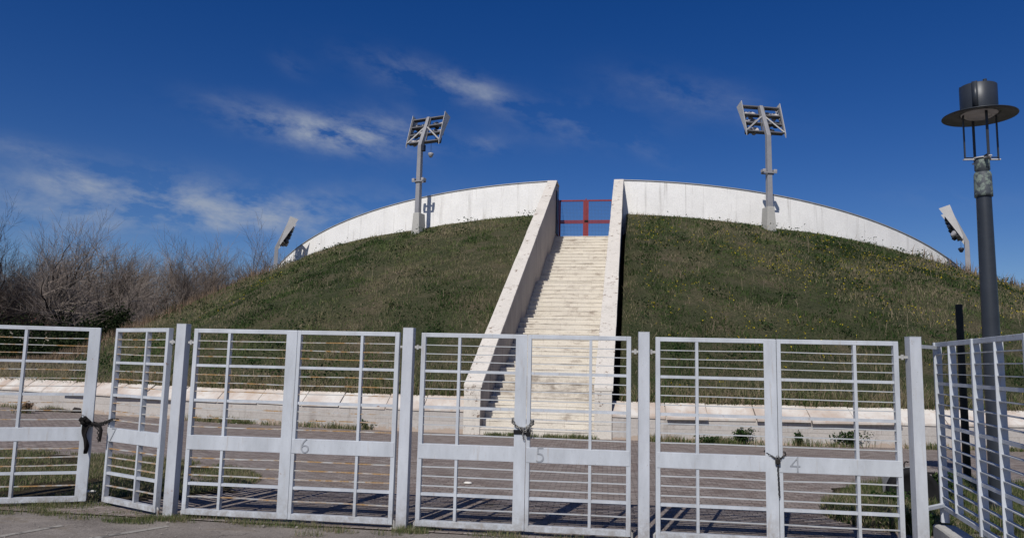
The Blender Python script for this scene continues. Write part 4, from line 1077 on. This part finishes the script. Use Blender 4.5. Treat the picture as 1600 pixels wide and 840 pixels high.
def evergreen(px, Y, h, w, lab, n=3600):
    d = pray(px, 520); q = d*(Y/d.y); t = thing('ivy_shrub', lab, 'shrub', (q.x, q.y, 0), 0, 'dark evergreen growth under the bare trees')
    mb = MB(); mb.tube([(0,0,-.2),(.1,0,h*.5),(.05,.1,h*.85)], [.16,.1,.04], 7); mb.build('trunk', M_bark, t, True)
    P = []
    for k in range(int(7+w*3)):
        c = np.array([NP.normal()*w*.32, NP.normal()*w*.32, NP.uniform(.05,.85)*h]); R_ = w*NP.uniform(.14,.30)*(1.15-.5*c[2]/h)
        P.append(NP.normal(size=(n//(int(7+w*3)),3))*[R_,R_,R_*1.4]*.8+c)
    P = np.concatenate(P); P[:,2] = np.abs(P[:,2])
    leafcloud('crown', P, NP.uniform(.12,.28,len(P)), NP.random(len(P)), M_ivy, t)
for (px, Y, h, w, lab) in ((100, 52, 4.6, 1.6, 'ivy-clad stump under the big spreading tree'), (172, 52, 5.2, 2.0, 'tall dark ivy column nearest the tan grass'), (146, 50, 3.8, 1.8, 'lower ivy mass left of the tall ivy column'),
    (10, 50, 2.9, 3.6, 'dark thicket at the left frame edge'), (50, 49, 2.3, 4.2, 'dark thicket below the red roof'), (84, 48, 2.5, 3.6, 'dark thicket under the big spreading tree'), (120, 47, 2.7, 3.4, 'dark thicket left of the ivy masses'),
    (160, 46, 2.5, 3.0, 'dark thicket where the hill slope begins'), (-30, 49, 2.4, 3.4, 'dark thicket just beyond the left frame edge'), (195, 56, 2.6, 3.0, 'brownish thicket behind the first tan grass')):
    evergreen(px, Y, h, w, lab)
def gravel():
    mb = MB(); r2 = random.Random(21)
    for k in range(2600):
        if k < 1700: x = r2.uniform(-7, 3.2); y = r2.uniform(5.6, 7.6) if r2.random() < .8 else r2.uniform(7, 12)
        else:
            th = r2.uniform(-32, 32)
            if abs(th) < 3.3: continue
            q = polar(th, rbase(th)+abs(r2.gauss(0, .35))+.03, 0); x, y = q.x, q.y
        s = r2.uniform(.003, .009) if r2.random() < .97 else r2.uniform(.010, .018); s *= 1 if k < 1700 else 1.9
        a = r2.uniform(0, 3.14); c, d = math.cos(a)*s, math.sin(a)*s; z = .012; h = s*r2.uniform(.5,.9)
        mb.add([(x-c,y-d,z),(x+d,y-c,z),(x+c*1.2,y+d*1.2,z),(x-d,y+c,z),(x-c*.4,y-d*.4,z+h),(x+d*.5,y-c*.5,z+h),(x+c*.5,y+d*.5,z+h*.9),(x-d*.4,y+c*.4,z+h)], [(0,1,5,4),(1,2,6,5),(2,3,7,6),(3,0,4,7),(4,5,6,7)])
    tag(mb.build('gravel', M_gravel), 'loose pale grit and crumbs scattered over the asphalt and paving', 'gravel', None, 'stuff')
M_gravel = mplain('grit', (.27,.245,.215), .95, 0, .5, 30)
gravel()
def undergrowth():
    n = 60000; px = NP.uniform(-120, 470, n); Y = NP.uniform(38, 100, n)
    xs = []; 
    dxy = np.array([[pray(p, 540).x/pray(p, 540).y] for p in (-120, 470)]).ravel()
    X = Y*np.interp(px, [-120, 470], dxy)
    c = hp(0, CV); rr = np.hypot(X-c.x, Y-c.y); ok = rr > 47
    X, Y = X[ok], Y[ok]; m = fbm(X, Y, .25); n = len(X)
    o = blades('undergrowth', np.c_[X, Y, np.zeros(n)], (.3+1.7*m)*NP.uniform(.4,1,n), NP.uniform(.03,.07,n), NP.random(n)*.7, M_dry2, .5)
    tag(o, 'brown scrub filling the ground under the bare trees', 'undergrowth', None, 'stuff')
M_dry2 = bladem('scrub_stems', [(0, (.05,.045,.03)), (.5, (.11,.085,.06)), (1, (.18,.14,.10))])
undergrowth()
# ------------------------------------------------------------------ far houses
def house(px, Y, w, dp, h, rh, lab, mroof, mwall, rows, rz=0.0, flat=False):
    d = pray(px, 500); q = d*(Y/d.y); t = thing('house', lab, 'house', (q.x, q.y, 0), rz)
    mb = MB(); mb.box(-w/2, w/2, 0, dp, -.2, h); mb.build('wall', mwall, t)
    if flat:
        mb = MB(); mb.box(-w/2-.2, w/2+.2, -.2, dp+.2, h+.003, h+.35); mb.build('roof', mwall, t)
    else:
        e = .5; mb = MB(); mb.add([(-w/2-e,-e,h),(w/2+e,-e,h),(w/2+e,dp+e,h),(-w/2-e,dp+e,h),(-w/2+1,dp/2,h+rh),(w/2-1,dp/2,h+rh)], [(0,1,5,4),(1,2,5),(2,3,4,5),(3,0,4),(3,2,1,0)]); mb.build('roof', mroof, t)
    for j in range(rows):
        for i in range(int(w/2.6)):
            x = -w/2+1.3+i*2.6; z = 1.1+j*2.9
            mb = MB(); mb.box(x-.55, x+.55, -.03, -.002, z, z+1.3); f = mb.build('window', M_bark, t)
            mb = MB(); mb.box(x-.47, x+.47, -.04, -.032, z+.08, z+1.22); mb.build('pane', M_glass, f)
house(62, 120, 13, 8, 5.3, 2.2, 'low house with a red tiled roof seen through the left trees', M_roof, M_house, 1, .15)
house(62, 190, 20, 10, 14.0, 0, 'cream apartment block behind the red-roofed house', M_roof, M_house, 4, .1, True)
# ------------------------------------------------------------------ render settings
S.render.engine = 'CYCLES'
S.cycles.max_bounces = 6
